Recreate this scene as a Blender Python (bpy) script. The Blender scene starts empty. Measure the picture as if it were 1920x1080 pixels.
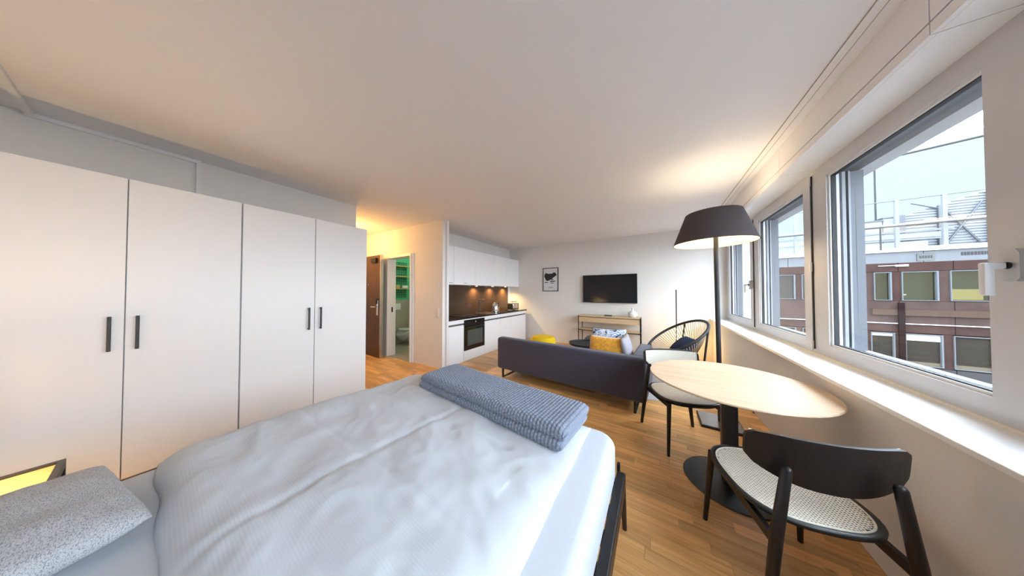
import bpy, bmesh, math, random
import numpy as np
from mathutils import Matrix, Vector, noise
random.seed(7)
S = bpy.context.scene
C = S.collection
PI = math.pi

# ------------------------------------------------------------------ camera, sky, exposure
cam = bpy.data.cameras.new('camera'); camo = bpy.data.objects.new('camera', cam); C.objects.link(camo)
cam.sensor_width = 36; cam.lens = 425 / 1920 * 36; cam.clip_start = 0.03; cam.clip_end = 300
camo.location = (0, 0, 1.40)
camo.rotation_euler = (math.radians(90 + 0.944), 0, math.atan(270 / 425))
S.camera = camo
S.view_settings.view_transform = 'Standard'; S.view_settings.look = 'None'
S.view_settings.gamma = 1; S.view_settings.use_curve_mapping = False
S.view_settings.exposure = 0.6

W = bpy.data.worlds.new('sky'); S.world = W; W.use_nodes = True
nt = W.node_tree; nt.nodes.clear()
tc = nt.nodes.new('ShaderNodeTexCoord'); sp = nt.nodes.new('ShaderNodeSeparateXYZ')
rp = nt.nodes.new('ShaderNodeValToRGB'); bg = nt.nodes.new('ShaderNodeBackground'); ow = nt.nodes.new('ShaderNodeOutputWorld')
rp.color_ramp.elements[0].position = 0.0; rp.color_ramp.elements[0].color = (0.56, 0.63, 0.72, 1)
rp.color_ramp.elements[1].position = 1.0; rp.color_ramp.elements[1].color = (0.74, 0.88, 1.0, 1)
e = rp.color_ramp.elements.new(0.6); e.color = (0.62, 0.74, 0.88, 1)
nt.links.new(tc.outputs['Generated'], sp.inputs[0]); nt.links.new(sp.outputs['Z'], rp.inputs[0])
nt.links.new(rp.outputs[0], bg.inputs[0]); nt.links.new(bg.outputs[0], ow.inputs[0])
bg.inputs[1].default_value = 11.0


def light(name, kind, loc, energy, color, size=0.1, rot=None, spot=None, size_y=None):
    l = bpy.data.lights.new(name, kind); l.energy = energy; l.color = color
    if kind == 'AREA':
        l.size = size
        if size_y: l.shape = 'RECTANGLE'; l.size_y = size_y
    else: l.shadow_soft_size = size
    if spot: l.spot_size = spot; l.spot_blend = 0.9
    o = bpy.data.objects.new(name, l); C.objects.link(o); o.location = loc
    if rot: o.rotation_euler = rot
    return o

# daylight portal at the window band (only guides the sky light through the openings)
pt = light('window_portal', 'AREA', (1.32, 2.2, 1.66), 1, (1, 1, 1), 7.6, (0, PI / 2, 0), size_y=1.5)
pt.data.size = 1.5; pt.data.size_y = 7.6
pt.data.cycles.is_portal = True

# ------------------------------------------------------------------ materials
def lin(c):
    return tuple(((x / 255) / 12.92 if x / 255 <= 0.04045 else ((x / 255 + 0.055) / 1.055) ** 2.4) for x in c)

def mat(name, col, rough=0.5, metal=0.0, bump=None, var=0.0, vscale=8.0, spec=0.5, sheen=0.0, coat=0.0):
    """procedural principled; bump=(scale, strength, stretch xyz); var = slow tone variation of the thing's own colour"""
    m = bpy.data.materials.new(name); m.use_nodes = True
    n = m.node_tree; b = n.nodes['Principled BSDF']
    b.inputs['Base Color'].default_value = (*col, 1); b.inputs['Roughness'].default_value = rough
    b.inputs['Metallic'].default_value = metal; b.inputs['Specular IOR Level'].default_value = spec
    b.inputs['Sheen Weight'].default_value = sheen; b.inputs['Coat Weight'].default_value = coat
    g = n.nodes.new('ShaderNodeNewGeometry')
    if var > 0:
        ns = n.nodes.new('ShaderNodeTexNoise'); ns.inputs['Scale'].default_value = vscale; ns.inputs['Detail'].default_value = 4
        n.links.new(g.outputs['Position'], ns.inputs['Vector'])
        mr = n.nodes.new('ShaderNodeMapRange'); mr.inputs[1].default_value = 0.3; mr.inputs[2].default_value = 0.7
        mr.inputs[3].default_value = 1 - var; mr.inputs[4].default_value = 1 + var
        n.links.new(ns.outputs[0], mr.inputs[0])
        mx = n.nodes.new('ShaderNodeMix'); mx.data_type = 'RGBA'; mx.blend_type = 'MULTIPLY'; mx.inputs[0].default_value = 1
        mx.inputs[6].default_value = (*col, 1)
        n.links.new(mr.outputs[0], mx.inputs[7]); n.links.new(mx.outputs[2], b.inputs['Base Color'])
    if bump:
        sc, st, stretch = bump
        mp = n.nodes.new('ShaderNodeMapping'); mp.inputs['Scale'].default_value = stretch
        n.links.new(g.outputs['Position'], mp.inputs['Vector'])
        nb = n.nodes.new('ShaderNodeTexNoise'); nb.inputs['Scale'].default_value = sc; nb.inputs['Detail'].default_value = 3
        n.links.new(mp.outputs[0], nb.inputs['Vector'])
        bp = n.nodes.new('ShaderNodeBump'); bp.inputs['Strength'].default_value = st; bp.inputs['Distance'].default_value = 0.01
        n.links.new(nb.outputs[0], bp.inputs['Height']); n.links.new(bp.outputs[0], b.inputs['Normal'])
    return m

def wood(name, c1, c2, axis='X', rough=0.4, rnd=None, scale=1.0, tone=0.25):
    """grain stretched along an axis; rnd: 'object' or 'island' shifts tone and grain per piece"""
    m = bpy.data.materials.new(name); m.use_nodes = True
    n = m.node_tree; b = n.nodes['Principled BSDF']; b.inputs['Roughness'].default_value = rough
    g = n.nodes.new('ShaderNodeNewGeometry')
    st = {'X': (1.6, 26, 26), 'Y': (26, 1.6, 26), 'Z': (26, 26, 1.6)}[axis]
    mp = n.nodes.new('ShaderNodeMapping'); mp.inputs['Scale'].default_value = tuple(s * scale for s in st)
    n.links.new(g.outputs['Position'], mp.inputs['Vector'])
    n1 = n.nodes.new('ShaderNodeTexNoise'); n1.noise_dimensions = '4D'; n1.inputs['Scale'].default_value = 1.6
    n1.inputs['Detail'].default_value = 6; n1.inputs['Distortion'].default_value = 0.8
    n.links.new(mp.outputs[0], n1.inputs['Vector'])
    rr = n.nodes.new('ShaderNodeValToRGB')
    rr.color_ramp.elements[0].position = 0.30; rr.color_ramp.elements[0].color = (*c2, 1)
    rr.color_ramp.elements[1].position = 0.62; rr.color_ramp.elements[1].color = (*c1, 1)
    n.links.new(n1.outputs[0], rr.inputs[0])
    out = rr.outputs[0]
    if rnd:
        if rnd == 'object':
            oi = n.nodes.new('ShaderNodeObjectInfo'); rs = oi.outputs['Random']
        else:
            rs = g.outputs['Random Per Island']
        mm = n.nodes.new('ShaderNodeMath'); mm.operation = 'MULTIPLY'; mm.inputs[1].default_value = 40
        n.links.new(rs, mm.inputs[0]); n.links.new(mm.outputs[0], n1.inputs['W'])
        mr = n.nodes.new('ShaderNodeMapRange'); mr.inputs[3].default_value = 1 - tone; mr.inputs[4].default_value = 1 + tone
        n.links.new(rs, mr.inputs[0])
        mx = n.nodes.new('ShaderNodeMix'); mx.data_type = 'RGBA'; mx.blend_type = 'MULTIPLY'; mx.inputs[0].default_value = 1
        n.links.new(out, mx.inputs[6]); n.links.new(mr.outputs[0], mx.inputs[7]); out = mx.outputs[2]
        # sparse dark knots, part of the timber
        v = n.nodes.new('ShaderNodeTexVoronoi'); v.inputs['Scale'].default_value = 2.3
        m2 = n.nodes.new('ShaderNodeMapping'); m2.inputs['Scale'].default_value = (0.8, 2.2, 1)
        n.links.new(g.outputs['Position'], m2.inputs['Vector']); n.links.new(m2.outputs[0], v.inputs['Vector'])
        r2 = n.nodes.new('ShaderNodeMapRange'); r2.inputs[1].default_value = 0.015; r2.inputs[2].default_value = 0.06
        r2.inputs[3].default_value = 0.45; r2.inputs[4].default_value = 1.0
        n.links.new(v.outputs['Distance'], r2.inputs[0])
        m3 = n.nodes.new('ShaderNodeMix'); m3.data_type = 'RGBA'; m3.blend_type = 'MULTIPLY'; m3.inputs[0].default_value = 1
        n.links.new(out, m3.inputs[6]); n.links.new(r2.outputs[0], m3.inputs[7]); out = m3.outputs[2]
    n.links.new(out, b.inputs['Base Color'])
    bp = n.nodes.new('ShaderNodeBump'); bp.inputs['Strength'].default_value = 0.12; bp.inputs['Distance'].default_value = 0.003
    n.links.new(n1.outputs[0], bp.inputs['Height']); n.links.new(bp.outputs[0], b.inputs['Normal'])
    return m

def emis(name, col, strength):
    m = bpy.data.materials.new(name); m.use_nodes = True; b = m.node_tree.nodes['Principled BSDF']
    b.inputs['Base Color'].default_value = (0.012, 0.012, 0.012, 1); b.inputs['Specular IOR Level'].default_value = 0.1
    b.inputs['Emission Color'].default_value = (*col, 1); b.inputs['Emission Strength'].default_value = strength
    return m

def glass(name, tint=(1, 1, 1), refl=0.08, rough=0.0):
    m = bpy.data.materials.new(name); m.use_nodes = True; n = m.node_tree; n.nodes.clear()
    o = n.nodes.new('ShaderNodeOutputMaterial'); mx = n.nodes.new('ShaderNodeMixShader')
    t = n.nodes.new('ShaderNodeBsdfTransparent'); t.inputs[0].default_value = (*tint, 1)
    g = n.nodes.new('ShaderNodeBsdfGlossy'); g.inputs['Roughness'].default_value = rough
    f = n.nodes.new('ShaderNodeLayerWeight')                     # facing term, the same from both sides of the pane
    pw = n.nodes.new('ShaderNodeMath'); pw.operation = 'POWER'; pw.inputs[1].default_value = 4
    mm = n.nodes.new('ShaderNodeMath'); mm.operation = 'MULTIPLY_ADD'; mm.inputs[1].default_value = refl * 3; mm.inputs[2].default_value = refl * 0.25
    mm.use_clamp = True
    n.links.new(f.outputs['Facing'], pw.inputs[0]); n.links.new(pw.outputs[0], mm.inputs[0]); n.links.new(mm.outputs[0], mx.inputs[0])
    n.links.new(t.outputs[0], mx.inputs[1]); n.links.new(g.outputs[0], mx.inputs[2]); n.links.new(mx.outputs[0], o.inputs[0])
    return m

M = {}
M['wall'] = mat('wall_plaster', (0.84, 0.81, 0.77), 0.9, bump=(160, 0.12, (1, 1, 1)))
M['ceil'] = mat('ceiling_plaster', (0.87, 0.86, 0.87), 0.92)
M['white'] = mat('white_lacquer', (0.86, 0.85, 0.84), 0.35)
M['ward'] = mat('wardrobe_white', (0.84, 0.82, 0.80), 0.42)
M['wardbody'] = mat('wardrobe_body', (0.70, 0.68, 0.66), 0.5)
M['kfront'] = mat('kitchen_white', (0.88, 0.87, 0.87), 0.3)
M['gap'] = mat('shadow_gap_grey', (0.10, 0.09, 0.085), 0.7)
M['black'] = mat('black_metal', (0.012, 0.012, 0.014), 0.38, 0.3)
M['blackmatte'] = mat('black_powder_coat', (0.018, 0.019, 0.022), 0.5)
M['tablebase'] = mat('table_base_black', (0.018, 0.022, 0.028), 0.42)
M['blackwood'] = wood('black_stained_wood', (0.013, 0.009, 0.008), (0.006, 0.005, 0.005), 'Z', 0.4)
M['seatblack'] = mat('seat_rim_black', (0.015, 0.018, 0.02), 0.33)
M['cane'] = mat('natural_cane', (0.88, 0.82, 0.70), 0.55, var=0.08, vscale=60)
M['oakobj'] = wood('oak_floor_strip', lin((238, 186, 120)), lin((208, 150, 86)), 'X', 0.36, 'object', tone=0.2)
M['oakisl'] = wood('oak_floor_strip_far', lin((238, 186, 120)), lin((208, 150, 86)), 'X', 0.36, 'island', tone=0.2)
M['subfloor'] = mat('subfloor_brown', (0.10, 0.05, 0.02), 0.9)
M['tabletop'] = wood('table_light_oak', lin((226, 200, 170)), lin((212, 180, 144)), 'X', 0.38)
M['console'] = wood('console_oak', lin((226, 196, 155)), lin((208, 172, 128)), 'X', 0.5)
M['nightwood'] = wood('nightstand_oak', lin((226, 190, 130)), lin((208, 168, 105)), 'Y', 0.5)
M['alum'] = mat('window_frame_grey', (0.60, 0.60, 0.615), 0.38, var=0.02)
M['bead'] = mat('window_bead_white', (0.80, 0.80, 0.80), 0.35)
M['railpale'] = mat('blind_rail_pale', (0.24, 0.245, 0.26), 0.5)
M['outersill'] = mat('outer_sill_grey', (0.14, 0.145, 0.155), 0.5)
M['rubber'] = mat('gasket_black', (0.015, 0.015, 0.016), 0.6)
M['rail'] = mat('blind_rail_bluegrey', (0.085, 0.09, 0.105), 0.5)
M['steel'] = mat('brushed_steel', (0.62, 0.61, 0.60), 0.25, 1.0)
M['chrome'] = mat('chrome', (0.85, 0.84, 0.82), 0.08, 1.0)
M['silverplastic'] = mat('handle_silver', (0.60, 0.60, 0.60), 0.35, 0.4)
M['glass'] = glass('window_glass', (0.985, 0.99, 0.99), 0.04)
M['skyglass'] = glass('canopy_glass', (0.315, 0.345, 0.335), 0.004)
M['farglass'] = mat('far_window_glass', (0.022, 0.018, 0.014), 0.1, spec=0.12)
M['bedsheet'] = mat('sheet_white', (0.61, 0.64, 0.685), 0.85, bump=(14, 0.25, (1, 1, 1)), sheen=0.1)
M['throw'] = mat('throw_bluegrey', lin((132, 140, 156)), 0.95, var=0.18, vscale=110, sheen=0.2)
M['sofa'] = mat('sofa_slate_fabric', lin((66, 63, 80)), 0.95, bump=(260, 0.5, (1, 1, 1)), var=0.12, vscale=120, sheen=0.25)
M['mustard'] = mat('mustard_velvet', lin((222, 158, 40)), 0.7, var=0.22, vscale=30, sheen=0.5)
M['yellow'] = mat('yellow_knit', lin((240, 200, 20)), 0.9, bump=(90, 0.5, (1, 1, 1)), var=0.06, vscale=60)
M['greyfab'] = mat('grey_fabric', lin((96, 98, 106)), 0.95, bump=(200, 0.4, (1, 1, 1)))
M['lilac'] = mat('pale_grey_fabric', lin((160, 156, 164)), 0.95, bump=(200, 0.3, (1, 1, 1)))
M['navy'] = mat('navy_fabric', lin((38, 52, 86)), 0.9, bump=(150, 0.4, (1, 1, 1)))
M['cord'] = mat('beige_cord', lin((205, 188, 162)), 0.7)
M['shadeout'] = mat('lamp_shade_dark_fabric', lin((72, 64, 66)), 0.95, bump=(300, 0.4, (1, 1, 3)), var=0.1, vscale=90)
M['shadein'] = mat('lamp_shade_lining', (0.86, 0.78, 0.58), 0.8)
M['rug'] = mat('rug_pale_grey', lin((200, 200, 204)), 1.0, bump=(120, 0.8, (1, 1, 1)), var=0.1, vscale=60)
M['splash'] = mat('splashback_brown', (0.07, 0.038, 0.020), 0.14, spec=0.55)
M['worktop'] = mat('worktop_black_stone', (0.012, 0.010, 0.009), 0.12)
M['ovenblack'] = mat('oven_black_glass', (0.008, 0.008, 0.009), 0.08)
M['ovenwin'] = mat('oven_window', (0.06, 0.08, 0.08), 0.05)
M['tv'] = mat('tv_screen', (0.005, 0.006, 0.009), 0.12)
M['paper'] = mat('print_paper', (0.74, 0.73, 0.73), 0.7)
M['ink'] = mat('print_ink', (0.03, 0.028, 0.03), 0.8, var=0.5, vscale=60)
M['inkgrey'] = mat('print_ink_grey', (0.22, 0.21, 0.22), 0.8)
M['ceramic'] = mat('white_ceramic', (0.85, 0.85, 0.84), 0.12)
M['vase'] = mat('pale_vase', (0.80, 0.80, 0.80), 0.3)
M['doorwood'] = wood('entry_door_dark_wood', lin((84, 52, 34)), lin((58, 34, 22)), 'Z', 0.4)
M['green'] = mat('bath_green_paint', (0.10, 0.50, 0.24), 0.7)
M['tile'] = mat('bath_beige_tile', (0.46, 0.40, 0.32), 0.35)
M['tilefloor'] = mat('bath_floor_tile', (0.42, 0.37, 0.30), 0.35)
M['shelfwood'] = mat('shelf_wood', (0.60, 0.40, 0.16), 0.5)
M['towel'] = mat('white_towel', (0.8, 0.78, 0.74), 0.95)
M['switch'] = mat('switch_white', (0.82, 0.80, 0.77), 0.35)
M['redclad'] = mat('facade_redbrown', (0.034, 0.0175, 0.0145), 0.8, var=0.2, vscale=1.2, spec=0.08)
M['redclad2'] = mat('facade_brown_light', (0.042, 0.026, 0.0215), 0.8, var=0.2, vscale=1.2, spec=0.08)
M['greyclad'] = mat('facade_grey_metal', (0.06, 0.062, 0.068), 0.45, var=0.1, vscale=2)
M['corrug'] = mat('shed_corrugated', (0.16, 0.17, 0.185), 0.6)
M['beige'] = mat('roof_unit_beige', (0.17, 0.17, 0.155), 0.7)
M['facadewhite'] = mat('facade_white_metal', (0.3850, 0.3920, 0.3990), 0.45)
M['facadepale'] = mat('facade_pale_grey', (0.11, 0.115, 0.12), 0.5)
M['facadepale2'] = mat('far_window_frame', (0.09, 0.095, 0.10), 0.6, spec=0.1)
M['skirt'] = mat('facade_dark_base', (0.0165, 0.0135, 0.0135), 0.8)
M['ground'] = mat('courtyard_ground', (0.10, 0.09, 0.085), 0.9, var=0.15, vscale=1)
M['blind'] = mat('blind_white', (0.2800, 0.2800, 0.2660), 0.8)
M['litroom'] = emis('lit_room_yellow', (0.98, 0.84, 0.40), 0.55)
M['litdim'] = emis('lit_room_dim', (0.30, 0.28, 0.19), 0.42)
M['litstrip'] = emis('lit_lamp_white', (1.0, 0.95, 0.8), 0.9)
M['bulb'] = emis('warm_bulb', (1.0, 0.72, 0.38), 18)
M['spotlamp'] = emis('spot_lamp', (1.0, 0.68, 0.30), 12)
M['bathlamp'] = emis('bath_lamp', (0.8, 1.0, 0.85), 8)

def translucent(name, col):
    m = bpy.data.materials.new(name); m.use_nodes = True; n = m.node_tree; n.nodes.clear()
    o = n.nodes.new('ShaderNodeOutputMaterial'); mx = n.nodes.new('ShaderNodeMixShader'); mx.inputs[0].default_value = 0.6
    d = n.nodes.new('ShaderNodeBsdfDiffuse'); t = n.nodes.new('ShaderNodeBsdfTranslucent')
    d.inputs[0].default_value = (*col, 1); t.inputs[0].default_value = (*col, 1)
    n.links.new(d.outputs[0], mx.inputs[1]); n.links.new(t.outputs[0], mx.inputs[2]); n.links.new(mx.outputs[0], o.inputs[0])
    return m
M['bedshade'] = translucent('bedside_shade_cloth', (0.9, 0.82, 0.66))

# duvet: fine woven stripe relief
def duvet_mat():
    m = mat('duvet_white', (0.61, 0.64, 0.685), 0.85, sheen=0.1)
    n = m.node_tree; b = n.nodes['Principled BSDF']
    g = n.nodes.new('ShaderNodeNewGeometry')
    w = n.nodes.new('ShaderNodeTexWave'); w.bands_direction = 'Y'; w.inputs['Scale'].default_value = 38; w.inputs['Distortion'].default_value = 0.3
    n.links.new(g.outputs['Position'], w.inputs['Vector'])
    bp = n.nodes.new('ShaderNodeBump'); bp.inputs['Strength'].default_value = 0.07; bp.inputs['Distance'].default_value = 0.003
    n.links.new(w.outputs[0], bp.inputs['Height']); n.links.new(bp.outputs[0], b.inputs['Normal'])
    return m
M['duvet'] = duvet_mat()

def pillow_mat():
    m = bpy.data.materials.new('pillow_grey_knit'); m.use_nodes = True
    n = m.node_tree; b = n.nodes['Principled BSDF']; b.inputs['Roughness'].default_value = 0.95; b.inputs['Sheen Weight'].default_value = 0.2
    g = n.nodes.new('ShaderNodeNewGeometry')
    mp = n.nodes.new('ShaderNodeMapping'); mp.inputs['Scale'].default_value = (170, 420, 300); mp.inputs['Rotation'].default_value = (0, 0, 0.5)
    n.links.new(g.outputs['Position'], mp.inputs['Vector'])
    a = n.nodes.new('ShaderNodeTexNoise'); a.inputs['Scale'].default_value = 1; a.inputs['Detail'].default_value = 2
    n.links.new(mp.outputs[0], a.inputs['Vector'])
    r = n.nodes.new('ShaderNodeValToRGB')
    r.color_ramp.elements[0].position = 0.32; r.color_ramp.elements[0].color = (0.24, 0.24, 0.26, 1)
    r.color_ramp.elements[1].position = 0.54; r.color_ramp.elements[1].color = (0.56, 0.56, 0.57, 1)
    n.links.new(a.outputs[0], r.inputs[0]); n.links.new(r.outputs[0], b.inputs['Base Color'])
    bp = n.nodes.new('ShaderNodeBump'); bp.inputs['Strength'].default_value = 0.7; bp.inputs['Distance'].default_value = 0.006
    n.links.new(a.outputs[0], bp.inputs['Height']); n.links.new(bp.outputs[0], b.inputs['Normal'])
    return m
M['pillow'] = pillow_mat()

def pattern_mat():
    m = bpy.data.materials.new('cushion_pattern'); m.use_nodes = True
    n = m.node_tree; b = n.nodes['Principled BSDF']; b.inputs['Roughness'].default_value = 0.9
    t = n.nodes.new('ShaderNodeTexCoord')
    v = n.nodes.new('ShaderNodeTexNoise'); v.inputs['Scale'].default_value = 13; v.inputs['Detail'].default_value = 2; v.inputs['Distortion'].default_value = 1.5
    n.links.new(t.outputs['Object'], v.inputs['Vector'])
    r = n.nodes.new('ShaderNodeValToRGB'); r.color_ramp.interpolation = 'CONSTANT'
    els = [(0.0, lin((56, 60, 78))), (0.38, lin((150, 168, 200))), (0.47, lin((214, 222, 236))), (0.56, lin((132, 150, 190))), (0.62, lin((228, 212, 110)))]
    r.color_ramp.elements[0].color = (*els[0][1], 1); r.color_ramp.elements[1].position = els[1][0]; r.color_ramp.elements[1].color = (*els[1][1], 1)
    for p, c in els[2:]:
        e = r.color_ramp.elements.new(p); e.color = (*c, 1)
    n.links.new(v.outputs[0], r.inputs[0]); n.links.new(r.outputs[0], b.inputs['Base Color'])
    return m
M['pattern'] = pattern_mat()

# ------------------------------------------------------------------ mesh helpers
WM = {}

def new(): return bmesh.new()

def bx(bm, x0, x1, y0, y1, z0, z1, bev=0.0, seg=2):
    t = bmesh.new() if bev else bm
    vs = [t.verts.new(p) for p in ((x0, y0, z0), (x1, y0, z0), (x1, y1, z0), (x0, y1, z0), (x0, y0, z1), (x1, y0, z1), (x1, y1, z1), (x0, y1, z1))]
    for f in ((3, 2, 1, 0), (4, 5, 6, 7), (0, 1, 5, 4), (1, 2, 6, 5), (2, 3, 7, 6), (3, 0, 4, 7)):
        t.faces.new([vs[i] for i in f])
    if bev:
        bmesh.ops.bevel(t, geom=t.edges[:], offset=bev, segments=seg, affect='EDGES', profile=0.5)
        join(bm, t)
    return bm

def join(bm, t, mtx=None):
    if mtx is not None: t.transform(mtx)
    me = bpy.data.meshes.new('tmp'); t.to_mesh(me); t.free(); bm.from_mesh(me); bpy.data.meshes.remove(me)

def tube(bm, pts, rad, n=10, closed=False):
    """round tube along points; rad a number or one radius per point"""
    P = [Vector(p) for p in pts]; R = rad if isinstance(rad, (list, tuple)) else [rad] * len(P)
    rings = []; prev = None
    for i, p in enumerate(P):
        a = P[(i - 1) % len(P)] if (closed or i > 0) else P[i]
        b = P[(i + 1) % len(P)] if (closed or i < len(P) - 1) else P[i]
        d = (b - a).normalized()
        if prev is None:
            u = d.orthogonal().normalized()
        else:
            u = (prev - d * prev.dot(d)).normalized()
        prev = u; v = d.cross(u)
        rings.append([bm.verts.new(p + (u * math.cos(2 * PI * k / n) + v * math.sin(2 * PI * k / n)) * R[i]) for k in range(n)])
    m = len(rings)
    for i in range(m if closed else m - 1):
        A, B = rings[i], rings[(i + 1) % m]
        for k in range(n):
            bm.faces.new((A[k], A[(k + 1) % n], B[(k + 1) % n], B[k]))
    if not closed:
        bm.faces.new(rings[0][::-1]); bm.faces.new(rings[-1])
    return bm

def lathe(bm, prof, n=32, c=(0, 0, 0), sx=1, sy=1, caps=True):
    rings = []
    for r, z in prof:
        rings.append([bm.verts.new((c[0] + sx * r * math.cos(2 * PI * k / n), c[1] + sy * r * math.sin(2 * PI * k / n), c[2] + z)) for k in range(n)])
    for i in range(len(rings) - 1):
        for k in range(n):
            bm.faces.new((rings[i][k], rings[i][(k + 1) % n], rings[i + 1][(k + 1) % n], rings[i + 1][k]))
    if caps:
        bm.faces.new(rings[0][::-1]); bm.faces.new(rings[-1])
    return bm

def prism(bm, poly, a, b, axis='z'):
    """polygon extruded between a and b along an axis; poly gives the other two coordinates in order"""
    def P(u, v, w): return {'z': (u, v, w), 'y': (u, w, v), 'x': (w, u, v)}[axis]
    A = [bm.verts.new(P(u, v, a)) for u, v in poly]; B = [bm.verts.new(P(u, v, b)) for u, v in poly]
    n = len(poly)
    f = [bm.faces.new(A[::-1]), bm.faces.new(B)]
    for i in range(n): f.append(bm.faces.new((A[i], A[(i + 1) % n], B[(i + 1) % n], B[i])))
    bmesh.ops.recalc_face_normals(bm, faces=f)
    return bm

def cushion(w, h, t, puff=1.0, nx=18, ny=14, seed=0, wr=0.006, rnd=0.0):
    """a stuffed cushion in the local xy plane, w x h, thickness t, pointed corners"""
    bm = new(); top = {}; bot = {}
    for i in range(nx + 1):
        for j in range(ny + 1):
            u = -1 + 2 * i / nx; v = -1 + 2 * j / ny
            pin = 1 - 0.06 * (1 - v * v) * abs(u) ** 3 ; pin2 = 1 - 0.06 * (1 - u * u) * abs(v) ** 3
            x = u * w / 2 * pin; y = v * h / 2 * pin2
            cr_ = 1 - rnd * (abs(u) * abs(v)) ** 3; x *= cr_; y *= cr_
            z = t / 2 * max(0.0, (1 - abs(u) ** 2.6) * (1 - abs(v) ** 2.6)) ** 0.5
            nz = noise.noise((x * 9 + seed, y * 9, seed)) * wr
            edge = i in (0, nx) or j in (0, ny)
            top[i, j] = bm.verts.new((x, y, z + (0 if edge else nz)))
            bot[i, j] = top[i, j] if edge else bm.verts.new((x, y, -z + nz))
    for i in range(nx):
        for j in range(ny):
            bm.faces.new((top[i, j], top[i + 1, j], top[i + 1, j + 1], top[i, j + 1]))
            q = (bot[i, j + 1], bot[i + 1, j + 1], bot[i + 1, j], bot[i, j])
            if len(set(q)) == 4:
                try: bm.faces.new(q)
                except ValueError: pass
    return bm

def obj(name, bm, m, parent=None, world=True, smooth=False, kind=None, label=None):
    """link one mesh object; with world=True the bmesh is in world coordinates and is moved into the parent's frame"""
    if parent is not None and world:
        bm.transform(WM[parent.name].inverted())
    me = bpy.data.meshes.new(name); bm.to_mesh(me); bm.free()
    me.materials.append(M[m] if isinstance(m, str) else m)
    if smooth:
        me.polygons.foreach_set('use_smooth', [True] * len(me.polygons))
        if smooth != 'all':
            me.set_sharp_from_angle(angle=math.radians(smooth if smooth is not True else 40))
    o = bpy.data.objects.new(name, me); C.objects.link(o)
    if parent is not None:
        o.parent = parent; WM[o.name] = WM[parent.name]
    else: WM[o.name] = Matrix.Identity(4)
    if kind: o['kind'] = kind
    if label: o['label'] = label
    return o

def tag(o, label, cat, group=None):
    o['label'] = label; o['category'] = cat
    if group: o['group'] = group
    return o

def thing(name, label, cat, loc=(0, 0, 0), rz=0.0, group=None):
    o = bpy.data.objects.new(name, None); C.objects.link(o); o.empty_display_size = 0.1
    o.location = loc; o.rotation_euler = (0, 0, rz)
    WM[o.name] = Matrix.Translation(loc) @ Matrix.Rotation(rz, 4, 'Z')
    return tag(o, label, cat, group)

def struct(name, bm=None, m=None, smooth=False):
    if bm is None:
        o = bpy.data.objects.new(name, None); C.objects.link(o); WM[o.name] = Matrix.Identity(4)
    else: o = obj(name, bm, m, smooth=smooth)
    o['kind'] = 'structure'
    return o

def solo(name, bm, m, label, cat, loc=None, smooth=False, group=None):
    """a thing that is one mesh, built in world coordinates, with its origin at loc"""
    if loc is not None: bm.transform(Matrix.Translation(loc).inverted())
    o = obj(name, bm, m, smooth=smooth)
    if loc is not None: o.location = loc; WM[o.name] = Matrix.Translation(loc)
    return tag(o, label, cat, group)

def box(*a, **k): return bx(new(), *a, **k)

def dup(root, loc, rz, label=None, name=None):
    r = root.copy(); C.objects.link(r); r.location = loc; r.rotation_euler = (0, 0, rz)
    if label: r['label'] = label
    for ch in list(root.children):
        c = ch.copy(); C.objects.link(c); c.parent = r
        for g in list(ch.children):
            d = g.copy(); C.objects.link(d); d.parent = c
    return r

# ------------------------------------------------------------------ the room
H = 2.72            # ceiling height
XL, XR, YB, YF = -3.90, 0.95, 6.0, -2.2   # left wall, wall under the windows, wall with the TV, wall behind the camera
XG = 1.20           # window plane
floor = struct('floor', box(-6.0, 1.2, YF - 0.1, 6.1, -0.12, -0.012), 'subfloor')
ceil_bm = new()
bx(ceil_bm, -6.2, 0.965, YF - 0.1, 6.1, H, H + 0.2)
ceiling = struct('ceiling', ceil_bm, 'ceil')
struct('wall_left', box(XL - 0.15, XL, YF, 1.65, 0, H), 'wall')
struct('wall_back', box(XL - 0.15, 1.55, YB, YB + 0.15, 0, H), 'wall')
struct('wall_front', box(XL - 0.15, 1.55, YF - 0.15, YF, 0, H), 'wall')
bm = box(XR, 1.5, YF, YB, 0, 0.83)
struct('wall_right', bm, 'wall')
struct('wall_kitchen', box(XL - 0.15, XL, 2.72 + 0.16, YB, 0, H), 'wall')
# hallway and bathroom shell
bm = new()
hy = lambda x: 2.70 + (x + 5.0) * 0.066
for (a_, b_, z_) in ((-4.105, -3.29, 0), (-5.95, -4.95, 0), (-4.95, -4.105, 2.14)): prism(bm, [(a_, hy(a_)), (b_, hy(b_)), (b_, 2.88), (a_, 2.88)], z_, H)
struct('wall_hall', bm, 'wall')
struct('wall_hall_near', box(-6.0, XL - 0.15, 1.5, 1.65, 0, H), 'wall')
struct('wall_hall_end', box(-6.1, -5.95, 1.5, 2.72, 0, H), 'wall')
bm = new(); bx(bm, -6.1, -5.95, 2.72, 5.0, 0, 1.17); bx(bm, -5.95, XL - 0.15, 4.6, 4.75, 0, 1.17)
struct('wall_bath_tiled', bm, 'tile')
bm = new(); bx(bm, -6.1, -5.955, 2.72, 5.0, 1.17, H); bx(bm, -5.955, XL - 0.15, 4.605, 4.75, 1.17, H)
struct('wall_bath_green', bm, 'green')
struct('floor_bath', box(-5.95, XL - 0.15, 2.73, 4.6, -0.011, 0.004), 'tilefloor')
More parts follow.
